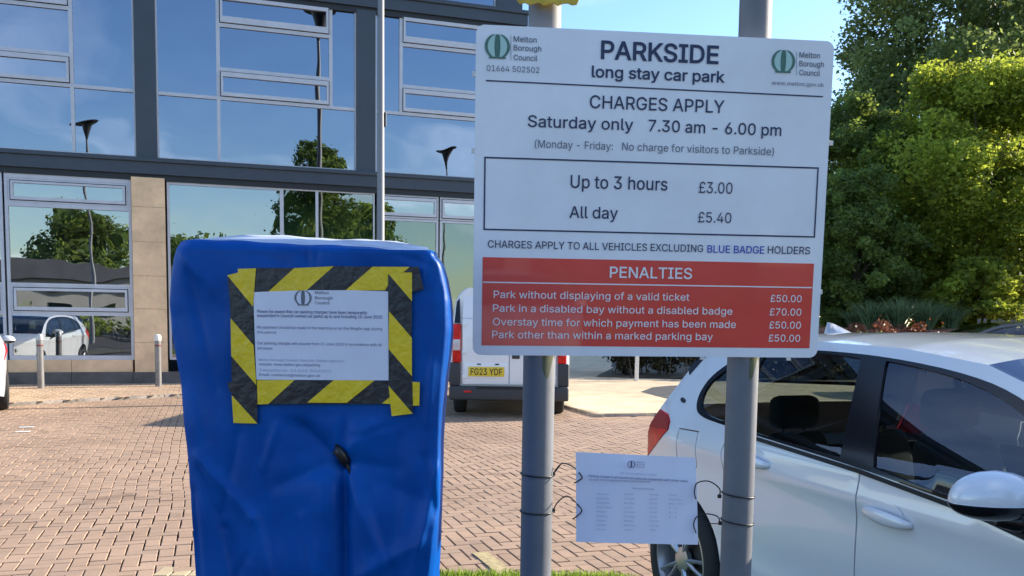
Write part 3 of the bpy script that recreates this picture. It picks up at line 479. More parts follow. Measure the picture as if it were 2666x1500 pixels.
# buff border course along the verge
bmx = None
for k in range(60):
    p = Vector((-5.2 + k * 0.104, 5.46, 0.0015))
    if -2.1 < p.x < -1.35 or 0.0 < p.x < .6:
        if bmx is None: o = mesh_obj('edging_brick', *brick_geo(0.1, 0.2), MT['buff'], broot); bmx = o.data
        else: o = bpy.data.objects.new('edging_brick', bmx); COL.objects.link(o); o.parent = broot
        o.location = p; o.rotation_euler = (0, 0, random.gauss(0.02, .01))
def mark(name, pts, m, z=0.0065):
    o = mesh_obj(name, [(p[0], p[1], z) for p in pts], [tuple(range(len(pts)))], m, broot)
    return o
a, b = Vector((-0.20, 6.0)), Vector((0.01, 5.42)); q = Vector((0.05, 0.02))
mark('bay_line', [a - q, b - q, b + q, a + q], MT['yellowpaint'])
for u, v in ((70, 1113), (60, 1125)):
    c = ground(u, v); e = E1 * 0.09; f = E2 * 0.055
    mark('bay_marker', [c - e - f, c + e - f, c + e + f, c - e + f], MT['whitepaint'])

# ------------------------------------------------------------------ grass verge
sheet('verge', island, 0.012, MT['soil'])
def blades(name, pts, hmin, hmax, wd, m, lean=0.35, parent=None):
    n = len(pts); pts = np.asarray(pts, float); h = RNG.uniform(hmin, hmax, n); a = RNG.uniform(0, 2 * math.pi, n); b = RNG.uniform(0, 2 * math.pi, n); l = RNG.uniform(0, lean, n) * h
    dx_, dy_ = np.cos(a) * wd / 2, np.sin(a) * wd / 2; lx, ly = np.cos(b) * l, np.sin(b) * l
    V = np.zeros((n, 5, 3)); V[:, :, :] = pts[:, None, :]
    V[:, 0, 0] -= dx_; V[:, 0, 1] -= dy_; V[:, 1, 0] += dx_; V[:, 1, 1] += dy_
    V[:, 2, 0] += lx * .35 + dx_ * .8; V[:, 2, 1] += ly * .35 + dy_ * .8; V[:, 2, 2] += h * .6
    V[:, 3, 0] += lx * .35 - dx_ * .8; V[:, 3, 1] += ly * .35 - dy_ * .8; V[:, 3, 2] += h * .6
    V[:, 4, 0] += lx; V[:, 4, 1] += ly; V[:, 4, 2] += h
    base = np.arange(n) * 5
    fs = np.empty((n * 2,), object)
    faces = []
    for q in base.tolist(): faces.append((q, q + 1, q + 2, q + 3)); faces.append((q + 3, q + 2, q + 4))
    t = np.repeat(RNG.random(n), 2)
    return mesh_obj(name, V.reshape(-1, 3).tolist(), faces, m, parent, tint=t)
gp = []
while len(gp) < 26000:
    x, y = random.uniform(-3.5, 1.2), 5.38 - abs(random.gauss(0, .45))
    if inside((x, y), island): gp.append((x, y, 0.012))
while len(gp) < 38000:
    x, y = random.uniform(-3.5, 2.2), random.uniform(-1, 5.2)
    if inside((x, y), island): gp.append((x, y, 0.012))
tag(blades('grass', gp, 0.03, 0.075, 0.006, MT['grass']), kind='stuff')

# ------------------------------------------------------------------ office building
bld = empty('office_building', BASE, math.atan2(E1.y, E1.x))
tag(bld, 'large office building with blue reflecting windows, dark grey steel and sandstone piers', 'building')
def bbox(name, s0, s1, y0, y1, z0, z1, m, bev=0.0, parent=bld):
    return MB().box(s0, s1, y0, y1, z0, z1, bev=bev).obj(name, m, parent)
def pane(win, s0, s1, z0, z1, m, y=0.03, tilt=0.0025):
    a, b = random.uniform(-tilt, tilt), random.uniform(-tilt, tilt); cs, cz = (s0 + s1) / 2, (z0 + z1) / 2
    vs = [(s, y + a * (s - cs) + b * (z - cz), z) for s, z in ((s0, z0), (s1, z0), (s1, z1), (s0, z1))]
    return mesh_obj('pane', vs, [(0, 1, 2, 3)], m, win)
def window(s0, s1, z0, z1, fr=0.035, m='pane', y=0.03, out=0.012, frame='alu'):
    w_ = MB(); e = 0.001
    w_.box(s0, s0 + fr, -out, y + .04, z0, z1); w_.box(s1 - fr, s1, -out, y + .04, z0, z1)
    w_.box(s0 + fr, s1 - fr, -out, y + .04, z0, z0 + fr); w_.box(s0 + fr, s1 - fr, -out, y + .04, z1 - fr, z1)
    o = w_.obj('window', MT[frame], bld)
    pane(o, s0 + fr, s1 - fr, z0 + fr, z1 - fr, MT[m], y); return o
def sash(s0, s1, z0, z1, g0, g1, m='pane'):
    w_ = MB(); fr = 0.10
    def rect(a, b, c, d, y0, y1, f, ft, fb):
        w_.box(a, a + f, y0, y1, c, d); w_.box(b - f, b, y0, y1, c, d); w_.box(a + f, b - f, y0, y1, c, c + fb); w_.box(a + f, b - f, y0, y1, d - ft, d)
    rect(s0, s1, z0, z1, -.015, .07, 0.035, 0.035, 0.035)
    k0 = len(w_.f); rect(s0 + .035, s1 - .035, z0 + .035, z1 - .035, -.006, .06, .018, .018, .018)
    for i in range(k0, len(w_.f)): w_.mi[i] = 1
    rect(s0 + .053, s1 - .053, z0 + .053, z1 - .053, -.045, .05, fr - .053, z1 - g1 - .053, g0 - z0 - .053)
    o = w_.obj('window', [MT['alu'], MT['steel2']], bld); pane(o, s0 + fr, s1 - fr, g0, g1, MT[m], 0.005, 0.006); return o
def floor_windows(dz):
    z = lambda v: v + dz
    # bays: (start, end, fixed strip left, opening panel, fixed strip right)
    for c0, c1, a, b in ((-5.2, -0.25, -5.0, -1.45), (0.17, 4.38, 1.42, 3.82), (4.81, 7.64, 5.40, 7.64)):
        bot = [c0, a, c1] if c0 == 0.17 else ([c0, b, c1] if c0 < 0 else [c0, c1])
        for i in range(len(bot) - 1): window(bot[i], bot[i + 1], z(4.83), z(6.20))
        if a > c0 + .3: window(c0, a, z(6.20), z(8.39))
        if b < c1 - .1: window(b, c1, z(6.20), z(8.39))
        a_ = max(a, c0)
        sash(a_ , b, z(6.20), z(6.81), z(6.33), z(6.66)); window(a_, b, z(6.81), z(7.74), 0.04); sash(a_, b, z(7.74), z(8.39), z(7.92), z(8.26))
floor_windows(0); floor_windows(3.96)
for dz in (0, 3.96):
    for a, b in ((-5.62, -5.2), (-0.25, 0.17), (4.38, 4.81), (7.64, 8.27)):
        bbox('column_cladding', a + .002, b - .002, -0.06, 0.20, 4.79 + dz, 8.385 + dz, MT['steel'])
# spandrel beams: lip, web and dark soffit
for z0, z1 in ((4.43, 4.83), (8.39, 8.79), (12.35, 12.75)):
    bbox('fascia_beam', -14, 8.42, -0.10, 0.25, z0 + .06, z1 - 0.09, MT['steel'])
    bbox('fascia_lip', -14, 8.46, -0.15, 0.24, z1 - 0.088, z1 - 0.0, MT['steel'], bev=0.01)
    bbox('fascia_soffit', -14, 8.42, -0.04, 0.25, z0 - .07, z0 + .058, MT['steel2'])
bbox('roof_parapet', -14, 8.6, -0.25, 8, 12.76, 13.1, MT['steel'])
# ground floor
def gunit(s0, s1, split):
    w_ = MB(); y0, y1 = -.02, .08
    for a, b, c, d in ((s0, s0 + .06, .56, 4.36), (s1 - .06, s1, .56, 4.36), (s0 + .06, s1 - .06, .56, .65), (s0 + .06, s1 - .06, 1.49, 1.53), (s0 + .06, s1 - .06, 2.10, 2.15), (s0 + .06, s1 - .06, 3.70, 3.78), (s0 + .06, s1 - .06, 4.27, 4.36)): w_.box(a, b, y0, y1, c, d)
    o = w_.obj('window', MT['alu'], bld)
    pane(o, s0 + .06, s1 - .06, .65, 1.49, MT['pane2']); pane(o, s0 + .06, s1 - .06, 2.15, 3.70, MT['pane2'])
    sash(s0 + .062, s1 - .062, 1.532, 2.098, 1.66, 1.99, 'pane2'); sash(s0 + .062, s1 - .062, 3.782, 4.268, 3.90, 4.17, 'pane2')
gunit(-2.76, -0.37, 0); gunit(-5.2, -2.80, 0)
for z0, z1 in ((-.02, .21), (.21, .93), (.93, 1.65), (1.65, 2.35), (2.35, 3.07), (3.07, 3.80), (3.80, 4.42)):
    for a in (-.36,): bbox('stone_block', a, a + .66, -0.10, 0.2, z0 + .0025, z1 - .0025, MT['stone'], bev=0.003)
bbox('stone_core', -.35, .29, -0.08, 0.19, 0, 4.36, MT['plinth'])
window(.34, 2.74, .56, 4.36, 0.05, 'pane2'); window(2.74, 3.50, .56, 4.36, 0.03, 'panegreen'); window(3.50, 4.80, .56, 4.36, 0.03, 'panegreen')
for a, b in ((4.86, 6.30), (6.34, 7.6)):
    window(a, b, .56, 3.82, 0.05, 'panegreen'); sash(a, b, 3.83, 4.36, 3.95, 4.24, 'pane2')
bbox('green_screen', 2.72, 8.2, 1.6, 1.65, .1, 4.3, MT['blind'])
x = -5.2
while x < 8.3:
    if not (-.5 < x < 0.29): bbox('sill_stone', x + .003, min(x + 1.197, 8.4), -0.06, 0.2, .30, .56, MT['stone'], bev=0.008)
    bbox('plinth_panel', x + .004, x + 1.196, -0.12, 0.2, -.05, .30, MT['plinth'])
    x += 1.2
bbox('end_pier', 7.66, 8.4, -.08, .2, 0, 4.36, MT['stone'])
bbox('end_wall', 8.22, 8.38, .21, 8, 0, 12.7, MT['steel'])
for z in (.0, 4.45, 8.41, 12.4): bbox('floor_slab', -14, 8.2, .26, 8, z, z + .3, MT['roomfloor'])
bbox('rear_wall', -14, 8.2, 7.8, 8, 0, 12.7, MT['room'])
for s in (-9, 4.6): bbox('partition', s, s + .1, 1.7, 7.8, .3, 12.4, MT['room'])
for s in (-5.0, -2.5, -1.6):
    MB().box(s, s + .9, .5, 1.2, 1.0, 1.04).box(s, s + .04, .5, 1.2, .3, 1.0).box(s + .86, s + .9, .5, 1.2, .3, 1.0).box(s + .25, s + .65, .8, .84, 1.1, 1.4).obj('desk', MT['desk'], bld)

# ------------------------------------------------------------------ lamp posts (one stands by the facade, the others show in its glass)
def lamp_post():
    r = empty('lamp_post')
    MB().tube([(0, 0, 0), (0, 0, 1.2)], 0.095, 16).obj('base_section', MT['lamp'], r, auto=True)
    MB().tube([(0, 0, 1.2), (0, 0, 1.26), (0, 0, 5.6), (0, 0, 9.0)], [0.095, 0.075, 0.062, 0.05], 16).obj('shaft', MT['lamp'], r, auto=True)
    MB().tube([(0.08, 0, 4.9), (0.08, 0, 5.15)], 0.02, 8).obj('bracket', MT['lampdark'], r)
    h = MB().lathe([(0.05, 8.9), (0.07, 9.05), (0.09, 9.15), (0.22, 9.62), (0.23, 9.66), (0.0, 9.70)], 24).obj('lantern', MT['lampdark'], r, auto=True)
    MB().lathe([(0.0, 9.70), (0.43, 9.67), (0.45, 9.69), (0.40, 9.72), (0.0, 9.78)], 28).obj('canopy', MT['lampdark'], h, auto=True)
    return r
lp = lamp_post(); q = on_plane(991, 600, Vector((0, 16.9, 0)), Vector((0, 1, 0))); lp.location = (q.x, 16.9, 0.05)
tag(lp, 'tall slim steel lamp post in front of the office facade, rising behind the blue cover', 'lamp post', 'lamp posts around the car park')
index_children()
for x, y, l in ((-3.98, -2.9, 'lamp post whose disc head is mirrored in the window left of the stone pier'), (11.3, 1.7, 'lamp post whose small disc head is mirrored in the window beside the sign')):
    c = copy_tree(lp); c.location = (x, y, 0); c['label'] = l

# ------------------------------------------------------------------ bollards
def bollard(loc, label):
    r = empty('bollard', loc)
    MB().tube([(0, 0, 0), (0, 0, 0.94)], 0.062, 20).obj('shaft', MT['bollard'], r, auto=True)
    MB().lathe([(0.062, .83), (0.064, .83), (0.064, .86), (0.062, .86)], 20).obj('reflective_band', MT['bollred'], r, True)
    MB().lathe([(0.062, .94), (0.07, .95), (0.07, 1.02), (0.058, 1.06), (0.0, 1.08)], 20).obj('cap', MT['whitepaint' if 'stone pier' in label else 'galv'], r, auto=True)
    return tag(r, label, 'bollard', 'steel bollards in front of the facade')
b1, b2 = ground(107, 1011, .056), ground(413, 1006, .056)
bollard(b1, 'steel bollard in front of the ground floor window, further from the blue cover')
bollard(b2, 'steel bollard in front of the stone pier, next to the blue cover')

# ------------------------------------------------------------------ foliage
def foliage(name, centers, radii, n, size, m, parent=None, squash=0.8, surf=0.6, loc=None):
    c = np.asarray(centers, float); r = np.asarray(radii, float); w_ = r ** 2; w_ /= w_.sum()
    k = RNG.choice(len(c), n, p=w_); d = RNG.normal(size=(n, 3)); d /= np.linalg.norm(d, axis=1)[:, None]
    rad = r[k] * (1 - surf * (1 - RNG.random(n) ** 0.5)); rad = rad * (1 + .35 * RNG.exponential(1, n) * (RNG.random(n) < .22)); P = c[k] + d * rad[:, None] * np.array([1, 1, squash])
    u = RNG.normal(size=(n, 3)) + d * 0.0; u[:, 2] *= .6; u /= np.linalg.norm(u, axis=1)[:, None]
    v = np.cross(u, d + RNG.normal(size=(n, 3)) * .6); v /= np.linalg.norm(v, axis=1)[:, None]
    s = size * RNG.uniform(.4, 1.6, n)[:, None]
    V = np.stack([P - u * s * .5, P + v * s * .32, P + u * s * .55, P - v * s * .32], 1).reshape(-1, 3)
    me = bpy.data.meshes.new(name); me.vertices.add(n * 4); me.vertices.foreach_set('co', V.astype(np.float32).ravel())
    me.loops.add(n * 4); me.loops.foreach_set('vertex_index', np.arange(n * 4, dtype=np.int32))
    me.polygons.add(n); me.polygons.foreach_set('loop_start', np.arange(0, n * 4, 4, dtype=np.int32)); me.polygons.foreach_set('loop_total', np.full(n, 4, dtype=np.int32))
    a = me.attributes.new('tint', 'FLOAT', 'FACE'); ct = RNG.random(len(c)); a.data.foreach_set('value', (0.5 * ct[k] + 0.5 * RNG.random(n)).astype(np.float32))
    me.materials.append(m); me.update(calc_edges=True)
    o = bpy.data.objects.new(name, me); COL.objects.link(o); o.parent = parent
    if loc: o.location = loc
    return o
def tree(loc, H, W, m, n, size, label, seed, base=0.18, nc=70, cat='tree', group='trees beyond the car park', shape=1.0):
    rs = np.random.default_rng(seed); r = empty('broadleaf_tree', loc); nc = int(nc * 3.4)
    C = []; Rd = []
    for i in range(nc):
        t = rs.uniform(base, 1.0) ** 0.9; prof = math.sin(math.pi * min(1, (t - base * .5) / (1.12 - base * .5)) ** (0.75 * shape)) ** 0.7
        a = rs.uniform(0, 2 * math.pi); q = math.sqrt(rs.uniform(0.05, 1.0)) * prof * W * rs.uniform(.82, 1.08)
        C.append((math.cos(a) * q, math.sin(a) * q, t * H)); Rd.append(rs.uniform(.09, .21) * W * (0.6 + .5 * prof))
    foliage('crown', C, Rd, n, size, m, r)
    tr = MB().tube([(0, 0, -.2), (0.05, 0, H * .2), (-.05, .08, H * .5), (0, 0, H * .85)], [H * .022, H * .017, H * .011, .03], 10)
    for i in range(14):
        c = C[int(rs.integers(nc))]; z = c[2] * .55
        c = (c[0] * .8, c[1] * .8, c[2] * .95); tr.tube([(0, 0, z), (c[0] * .45, c[1] * .45, z + (c[2] - z) * .45), c], [H * .008, H * .005, .015], 6)
    tr.obj('trunk', MT['bark'], r, auto=True)
    return tag(r, label, cat, group)
tree((16.6, 33.5, 1.3), 9.2, 4.6, MT['leaflime'], 120000, 0.135, 'bright lime-green tree behind the silver car at the right edge of the photo', 3, base=0.04, nc=95)
tree((12.9, 36.5, 1.2), 8.8, 3.0, MT['leafmid'], 75000, 0.135, 'mid-green tree beside the sign, left of the lime-green tree', 4, base=0.08, nc=70)
tree((20.0, 44, 0.8), 18.2, 6.6, MT['leafdark'], 100000, 0.19, 'tallest dark green tree, towering behind the lime-green tree', 5, base=0.15, nc=90)
tree((26.5, 47, 0.8), 19.5, 6.6, MT['leafdark'], 80000, 0.20, 'tall dark tree furthest to the right on the skyline', 6, base=0.1, nc=90)
tree((11.6, 31.5, 1.0), 5.6, 2.1, MT['leafmid'], 45000, 0.12, 'dark shrubby tree low beside the right edge of the sign', 8, base=0.02, nc=60)
tree((21.5, 36, 1.2), 8.2, 3.6, MT['leaflime'], 45000, 0.14, 'second lime-green tree partly cut off by the right edge of the photo', 9, base=0.04, nc=60)
tree((15.2, 30.0, 1.3), 2.3, 1.7, MT['leaflime'], 9000, 0.15, 'low bright green bush on the mulch bank under the lime-green tree', 13, base=0.02, nc=28, cat='bush')
tree((5.5, 62, 0), 9.5, 4.0, MT['leafmid'], 9000, 0.35, 'distant tree showing faintly behind the posts of the sign', 10, nc=40)
def hedge(x0, x1, y0, y1, h, n, m, label, size=.10, cat='hedge', nm='hedge'):
    C = []; Rd = []
    for i in range(int((x1 - x0) * 9)):
        C.append((random.uniform(x0, x1), random.uniform(y0, y1), random.uniform(.15, .9) * h)); Rd.append(random.uniform(.18, .4))
    r = empty(nm, (0, 0, 0)); foliage('foliage', C, Rd, n, size, m, r)
    st = MB()
    for i in range(int((x1 - x0) * 7)):
        x_, y_ = random.uniform(x0, x1), random.uniform(y0, y1); st.tube([(x_, y_, 0), (x_ + random.uniform(-.3, .3), y_ + random.uniform(-.2, .2), h * random.uniform(.5, 1))], [.018, .006], 5)
    tag(st.obj('stems', MT['bark'], r), kind='stuff')
    return tag(r, label, cat)
# bank with mulch, sedges, fence
bank = MB(); xs = np.linspace(7.5, 34, 40); ys = np.linspace(25.5, 52, 24); V = []
for y in ys:
    for x_ in xs:
        e = min(1, max(0, (y - 25.5) / 2.2)); g = min(1, (x_ - 7.5) / 2.0); e = e * e * (3 - 2 * e)
        V.append((x_, y, -0.05 + 1.42 * e * g + 0.04 * math.sin(x_ * 3.1 + y) + 0.03 * random.random()))
bank.add(V, [(j * 40 + i, j * 40 + i + 1, (j + 1) * 40 + i + 1, (j + 1) * 40 + i) for j in range(23) for i in range(39)])
tag(bank.obj('planted_bank', MT['mulch'], smooth=True), kind='structure')
def sedge(x, y, z, s, label):
    n = 420; a = RNG.uniform(0, 2 * math.pi, n); q = RNG.uniform(0, .18, n) * s
    o = blades('sedge', np.stack([x * 0 + np.cos(a) * q, np.sin(a) * q, np.zeros(n)], 1), .45 * s, .95 * s, 0.03, MT['sedge'], lean=1.1)
    o.location = (x, y, z); return tag(o, label, 'ornamental grass', 'sedge clumps on the mulch bank')
for i, (u, y, s, l) in enumerate(((2262, 28.5, 1.0, 'grey-green sedge clump on the mulch nearest the sign'), (2330, 28.2, 1.15, 'large arching sedge clump left of centre on the bank'), (2400, 28.6, 1.1, 'large arching sedge clump right above the dark parked car'), (2470, 29, .9, 'sedge clump under the low bright green foliage'), (2215, 29.5, .7, 'small sedge clump half hidden by the sign edge'))):
    sedge((u - CX) / F * y, y, 1.36, s, l)
hedge(9.9, 12.4, 26.6, 27.6, 1.62, 5200, MT['redtwig'], 'low reddish-brown shrubs on the bank right beside the sign edge', .09, 'shrubs', 'low_shrub')
hedge(12, 44, 50, 54, 5.0, 60000, MT['leafdark'], 'dark hedgerow closing the view below the tall trees', .35)
fr = empty('picket_fence', (11.6, 24.8, 0)); tag(fr, 'weathered grey picket fence at the right edge of the photo behind the silver car', 'fence')
pk = None
for i in range(26):
    if pk is None: o = MB().box(-.04, .04, -.01, .01, 0, 1.72).obj('picket', MT['wood'], fr); pk = o.data
    else: o = bpy.data.objects.new('picket', pk); COL.objects.link(o); o.parent = fr
    o.location = (0.9 + i * .15, 0.02 * i, random.uniform(-.03, .02)); o.rotation_euler = (0, random.gauss(0, .02), 0)
for z in (.5, 1.35): MB().box(.8, 4.8, .03, .07, z, z + .08).obj('rail', MT['wood'], fr)
# shrub bed beyond the path
sheet('shrub_bed', [(2.2, 24.2), (9.5, 23.2), (14, 25), (14, 32), (3.4, 30)], 0.075, MT['soil'])
hedge(2.45, 9.5, 24.1, 26.4, 1.35, 15000, MT['twig'], 'dark brown shrubs in shade under the sign, beyond the sandy path')
hedge(9.0, 13.5, 24.5, 26.6, 1.2, 6000, MT['leafdark'], 'low dark green shrubs seen past the silver car')
hedge(-1.5, 1.2, 27, 28.2, 1.1, 3000, MT['leafdark'], 'low hedge behind the white van at the far end of the path')
q = ground(1657, 992, .052); pr = empty('marker_post', q); MB().box(-.045, .045, -.045, .045, 0, 1.15, bev=.008).obj('post', MT['whitepaint'], pr); MB().lathe([(.06, 1.152), (.06, 1.18), (0, 1.24)], 4).obj('cap', MT['whitepaint'], pr)
tag(pr, 'thin pale post standing at the edge of the shrub bed below the sign', 'post')

# ------------------------------------------------------------------ car builder (length axis s, z up, y across: near side at y=0)
HALF = 0.90
def off(s, z):
    o = 0.0
    if z > 1.0: o += .20 * ((z - 1.0) / .42) ** 1.15
    if z < .45: o += .04 * ((.45 - z) / .25)
    if s < 0: o += .13 * (s / .75) ** 2 + .5 * max(0, -s - .45) ** 2
    if s > 2.9: o += .32 * ((s - 2.9) / .75) ** 2
    o -= .012 * math.exp(-((z - .93 + .02 * s) / .05) ** 2) - .012 * math.exp(-((z - .50) / .12) ** 2)
    return o
def resample(poly, d=0.025):
    out = []
    for i in range(len(poly)):
        a = Vector(poly[i]); b = Vector(poly[(i + 1) % len(poly)]); n = max(1, int((b - a).length / d))
        for k in range(n): out.append(tuple(a.lerp(b, k / n)))
    return out
def smooth_poly(pts, it=2, closed=True):
    for _ in range(it):
        o = []; n = len(pts)
        for i in range(n if closed else n - 1):
            a, b = pts[i], pts[(i + 1) % n]; o += [(a[0] * .75 + b[0] * .25, a[1] * .75 + b[1] * .25), (a[0] * .25 + b[0] * .75, a[1] * .25 + b[1] * .75)]
        pts = o if closed else [pts[0]] + o + [pts[-1]]
    return pts
def panel(name, outline, m, parent, holes=(), side=1, depth=0.0, thick=0.02, grid=0.05, fn=off):
    loops = [resample(outline)] + [resample(h) for h in holes]; V = []; Ed = []
    for lp_ in loops:
        b = len(V); V += lp_; Ed += [(b + i, b + (i + 1) % len(lp_)) for i in range(len(lp_))]
    nb = len(V); x0 = min(p[0] for p in outline); x1 = max(p[0] for p in outline); z0 = min(p[1] for p in outline); z1 = max(p[1] for p in outline)
    bl = np.array(V)
    gx = x0 + grid / 2
    while gx < x1:
        gz = z0 + grid / 2
        while gz < z1:
            if inside((gx, gz), outline) and not any(inside((gx, gz), h) for h in holes) and np.min((bl[:, 0] - gx) ** 2 + (bl[:, 1] - gz) ** 2) > (grid * .4) ** 2: V.append((gx, gz))
            gz += grid
        gx += grid
    r = delaunay_2d_cdt([Vector(p) for p in V], Ed, [], 0, 1e-6); P2_ = [tuple(p) for p in r[0]]; fs = []
    for t in r[2]:
        c = (sum(P2_[i][0] for i in t) / 3, sum(P2_[i][1] for i in t) / 3)
        if inside(c, outline) and not any(inside(c, h) for h in holes): fs.append(tuple(t))
    y = lambda p: (fn(p[0], p[1]) + depth)
    pos = lambda p, d: (p[0], (y(p) + d) if side == 1 else (2 * HALF - y(p) - d), p[1])
    V3 = [pos(p, 0) for p in P2_]; Fc = []
    for t in fs:
        a, b, c = (Vector(P2_[i]) for i in t); ccw = (b - a).cross(c - a) > 0
        Fc.append(t if (ccw == (side == 1)) else t[::-1])
    sm = [True] * len(Fc)
    if thick:
        for lp_ in loops:
            b0 = len(V3); n = len(lp_); V3 += [pos(p, 0) for p in lp_] + [pos(p, thick) for p in lp_]
            for i in range(n): j = (i + 1) % n; Fc.append((b0 + i, b0 + j, b0 + n + j, b0 + n + i)); sm.append(False)
    o = mesh_obj(name, V3, Fc, m, parent); o.data.polygons.foreach_set('use_smooth', sm)
    e = 1e-3; N2 = []
    for p in P2_:
        ds = (fn(p[0] + e, p[1]) - fn(p[0] - e, p[1])) / (2 * e); dz = (fn(p[0], p[1] + e) - fn(p[0], p[1] - e)) / (2 * e)
        v = Vector((ds, -1.0, dz)).normalized(); N2.append((v.x, v.y if side == 1 else -v.y, v.z))
    nl = []
    for f, q in zip(Fc, sm): nl += [N2[i] if q else (0, 0, 0) for i in f]
    o.data.normals_split_custom_set(nl); return o
HUB = (-0.02, 0.335); HUBF = (2.64, 0.335)
def arc(c, r, a0, a1, n=20): return [(c[0] + r * math.cos(R(a0 + (a1 - a0) * i / n)), c[1] + r * math.sin(R(a0 + (a1 - a0) * i / n))) for i in range(n + 1)]
REAR = [(-.14, 1.415), (-.20, 1.335), (-.28, 1.205), (-.37, 1.09), (-.45, .985), (-.50, .86), (-.56, .70), (-.60, .58), (-.61, .42), (-.57, .26)]
TOP = [(3.62, .62), (3.52, .76), (3.3, .87), (2.95, .96), (2.58, 1.03), (2.22, 1.225), (1.92, 1.345), (1.66, 1.418), (1.25, 1.458), (.76, 1.470), (.30, 1.460), (.02, 1.438), (-.14, 1.415)]
def make_car(name):
    root = empty(name)
    arch = arc(HUB, .375, 188, -8, 26)[0:]; archF = arc(HUBF, .375, 188, -8, 26)
    body = REAR + [(-.40, .235)] + arch + [(.40, .235), (2.22, .235)] + archF + [(3.05, .24), (3.5, .24), (3.64, .40)] + TOP[:-1]
    W = smooth_poly([(-.005, 1.20), (.02, 1.12), (.10, 1.082), (.30, 1.068), (.60, 1.052), (1.29, 1.018), (1.8, .972), (2.36, .95), (2.40, .99), (2.12, 1.20), (1.86, 1.322), (1.62, 1.382), (1.2, 1.424), (.76, 1.436), (.42, 1.425), (.18, 1.375), (.04, 1.29)], 2)
    q1 = smooth_poly([(.035, 1.20), (.055, 1.135), (.12, 1.100), (.30, 1.080), (.33, 1.095), (.33, 1.36), (.30, 1.385), (.20, 1.35), (.075, 1.275)], 2)
    rw = smooth_poly([(.385, 1.074), (.39, 1.070), (.62, 1.060), (1.155, 1.034), (1.172, 1.046), (1.045, 1.408), (1.03, 1.414), (.76, 1.424), (.42, 1.414), (.385, 1.40)], 2)
    fwn = smooth_poly([(1.352, 1.034), (1.362, 1.026), (1.8, .986), (2.24, .962), (2.265, .972), (2.08, 1.165), (1.855, 1.290), (1.59, 1.368), (1.19, 1.412), (1.18, 1.402)], 2)
    tl = smooth_poly([(-.50, .80), (-.44, .86), (-.27, .935), (-.17, .99), (-.185, 1.045), (-.27, 1.068), (-.375, 1.068), (-.44, .97), (-.49, .88)], 1)
    tl = [(-.505, .80), (-.42, .845), (-.26, .925), (-.175, .985), (-.18, 1.03), (-.235, 1.062), (-.372, 1.075), (-.445, .975), (-.497, .865)]
    fl = [(-.07, .84), (.125, .84), (.125, 1.01), (-.055, 1.005)]
    g = .0035
    rd = [(.60, .30), (1.262, .30), (1.275, .6), (1.288, 1.018 - .004), (.62, 1.046), (.40, 1.056), (.36, .95), (.40, .72), (.50, .56), (.58, .44)]
    fd = [(1.272, .30), (2.16, .30), (2.20, .60), (2.16, .946), (1.8, .966), (1.298, 1.010), (1.283, .6)]
    rdh = [(.594, .294), (1.266, .294), (1.280, .6), (1.2935, 1.016), (1.2935, 1.03), (.62, 1.055), (.394, 1.063), (.354, .95), (.394, .717), (.494, .557), (.574, .437)]
    bigdoor = [(.594, .294), (2.167, .294), (2.207, .60), (2.167, .957)]
    # one hole for both doors keeps the shell simple
    hole = [(.594, .294), (2.167, .294), (2.207, .60), (2.166, .9535)] + [(1.8, .9715), (1.29, 1.0175), (.60, 1.0515), (.394, 1.0625), (.354, .95), (.394, .717), (.494, .557), (.574, .437)]
    Wb = [p for p in W]
    graph = W
    flh = [(-.075, .835), (.130, .835), (.130, 1.015), (-.060, 1.010)]
    for sd in (1, -1):
        # shell: body outline minus window graphic, minus doors (joined along the belt by a thin strip)
        h1 = [(p[0], max(p[1], 1.058 - .034 * (p[0] - .6) if p[0] > .3 else p[1])) for p in W]
        hole2 = [(.594, .294), (2.167, .294), (2.207, .60), (2.166, .90), (1.8, .9585), (1.29, 1.0055), (.60, 1.042), (.394, 1.0525), (.354, .95), (.394, .717), (.494, .557), (.574, .437)]
        panel('body_side', body, MT['paint'], root, holes=[W, hole2] + ([flh] if sd == 1 else []) + [tl], side=sd)
        rdp = [(.60, .30), (1.266, .30), (1.279, .6), (1.2905, .9995), (.60, 1.036), (.40, 1.046), (.36, .95), (.40, .72), (.50, .56), (.58, .44)]
        fdp = [(1.274, .30), (2.161, .30), (2.201, .60), (2.160, .896), (1.8, .952), (1.2985, .9985), (1.287, .6)]
        d1 = panel('door', rdp, MT['paint'], root, side=sd); d2 = panel('door', fdp, MT['paint'], root, side=sd)
        panel('window_trim', W, MT['trim'], root, holes=[q1, rw, fwn], side=sd, depth=-.003, thick=.015)
        panel('belt_moulding', [(.42, 1.042), (1.29, .9985), (1.80, .953), (2.16, .905), (2.16, .920), (1.8, .967), (1.29, 1.013), (.42, 1.056)], MT['rubber'], root, side=sd, depth=-.008, thick=.01)
        panel('side_window', q1, MT['privacy'], root, side=sd, depth=.006, thick=0, grid=.08)
        panel('side_window', rw, MT['privacy'], root, side=sd, depth=.006, thick=0, grid=.08)
        panel('side_window', fwn, MT['carglass'], root, side=sd, depth=.006, thick=0, grid=.08)
        tlp = panel('tail_light', [(p[0] * 1 + (.004 if p[0] < -.35 else -.004), p[1]) for p in tl], MT['lens'], root, side=sd, depth=-.004, thick=.02)
        panel('upper_lens', [(-.44, .972), (-.176, .988), (-.184, 1.028), (-.24, 1.056), (-.368, 1.068)], MT['lensdark'], tlp, side=sd, depth=-.008, thick=.004)
        if sd == 1: panel('fuel_flap', [(-.069, .841), (.124, .841), (.124, 1.009), (-.055, 1.004)], MT['paint'], root, side=sd, thick=.01)
        panel('spoiler_blade', [(-.235, 1.30), (-.13, 1.40), (-.10, 1.385), (-.19, 1.27)], MT['trim'], root, side=sd, depth=-.004, thick=.01)
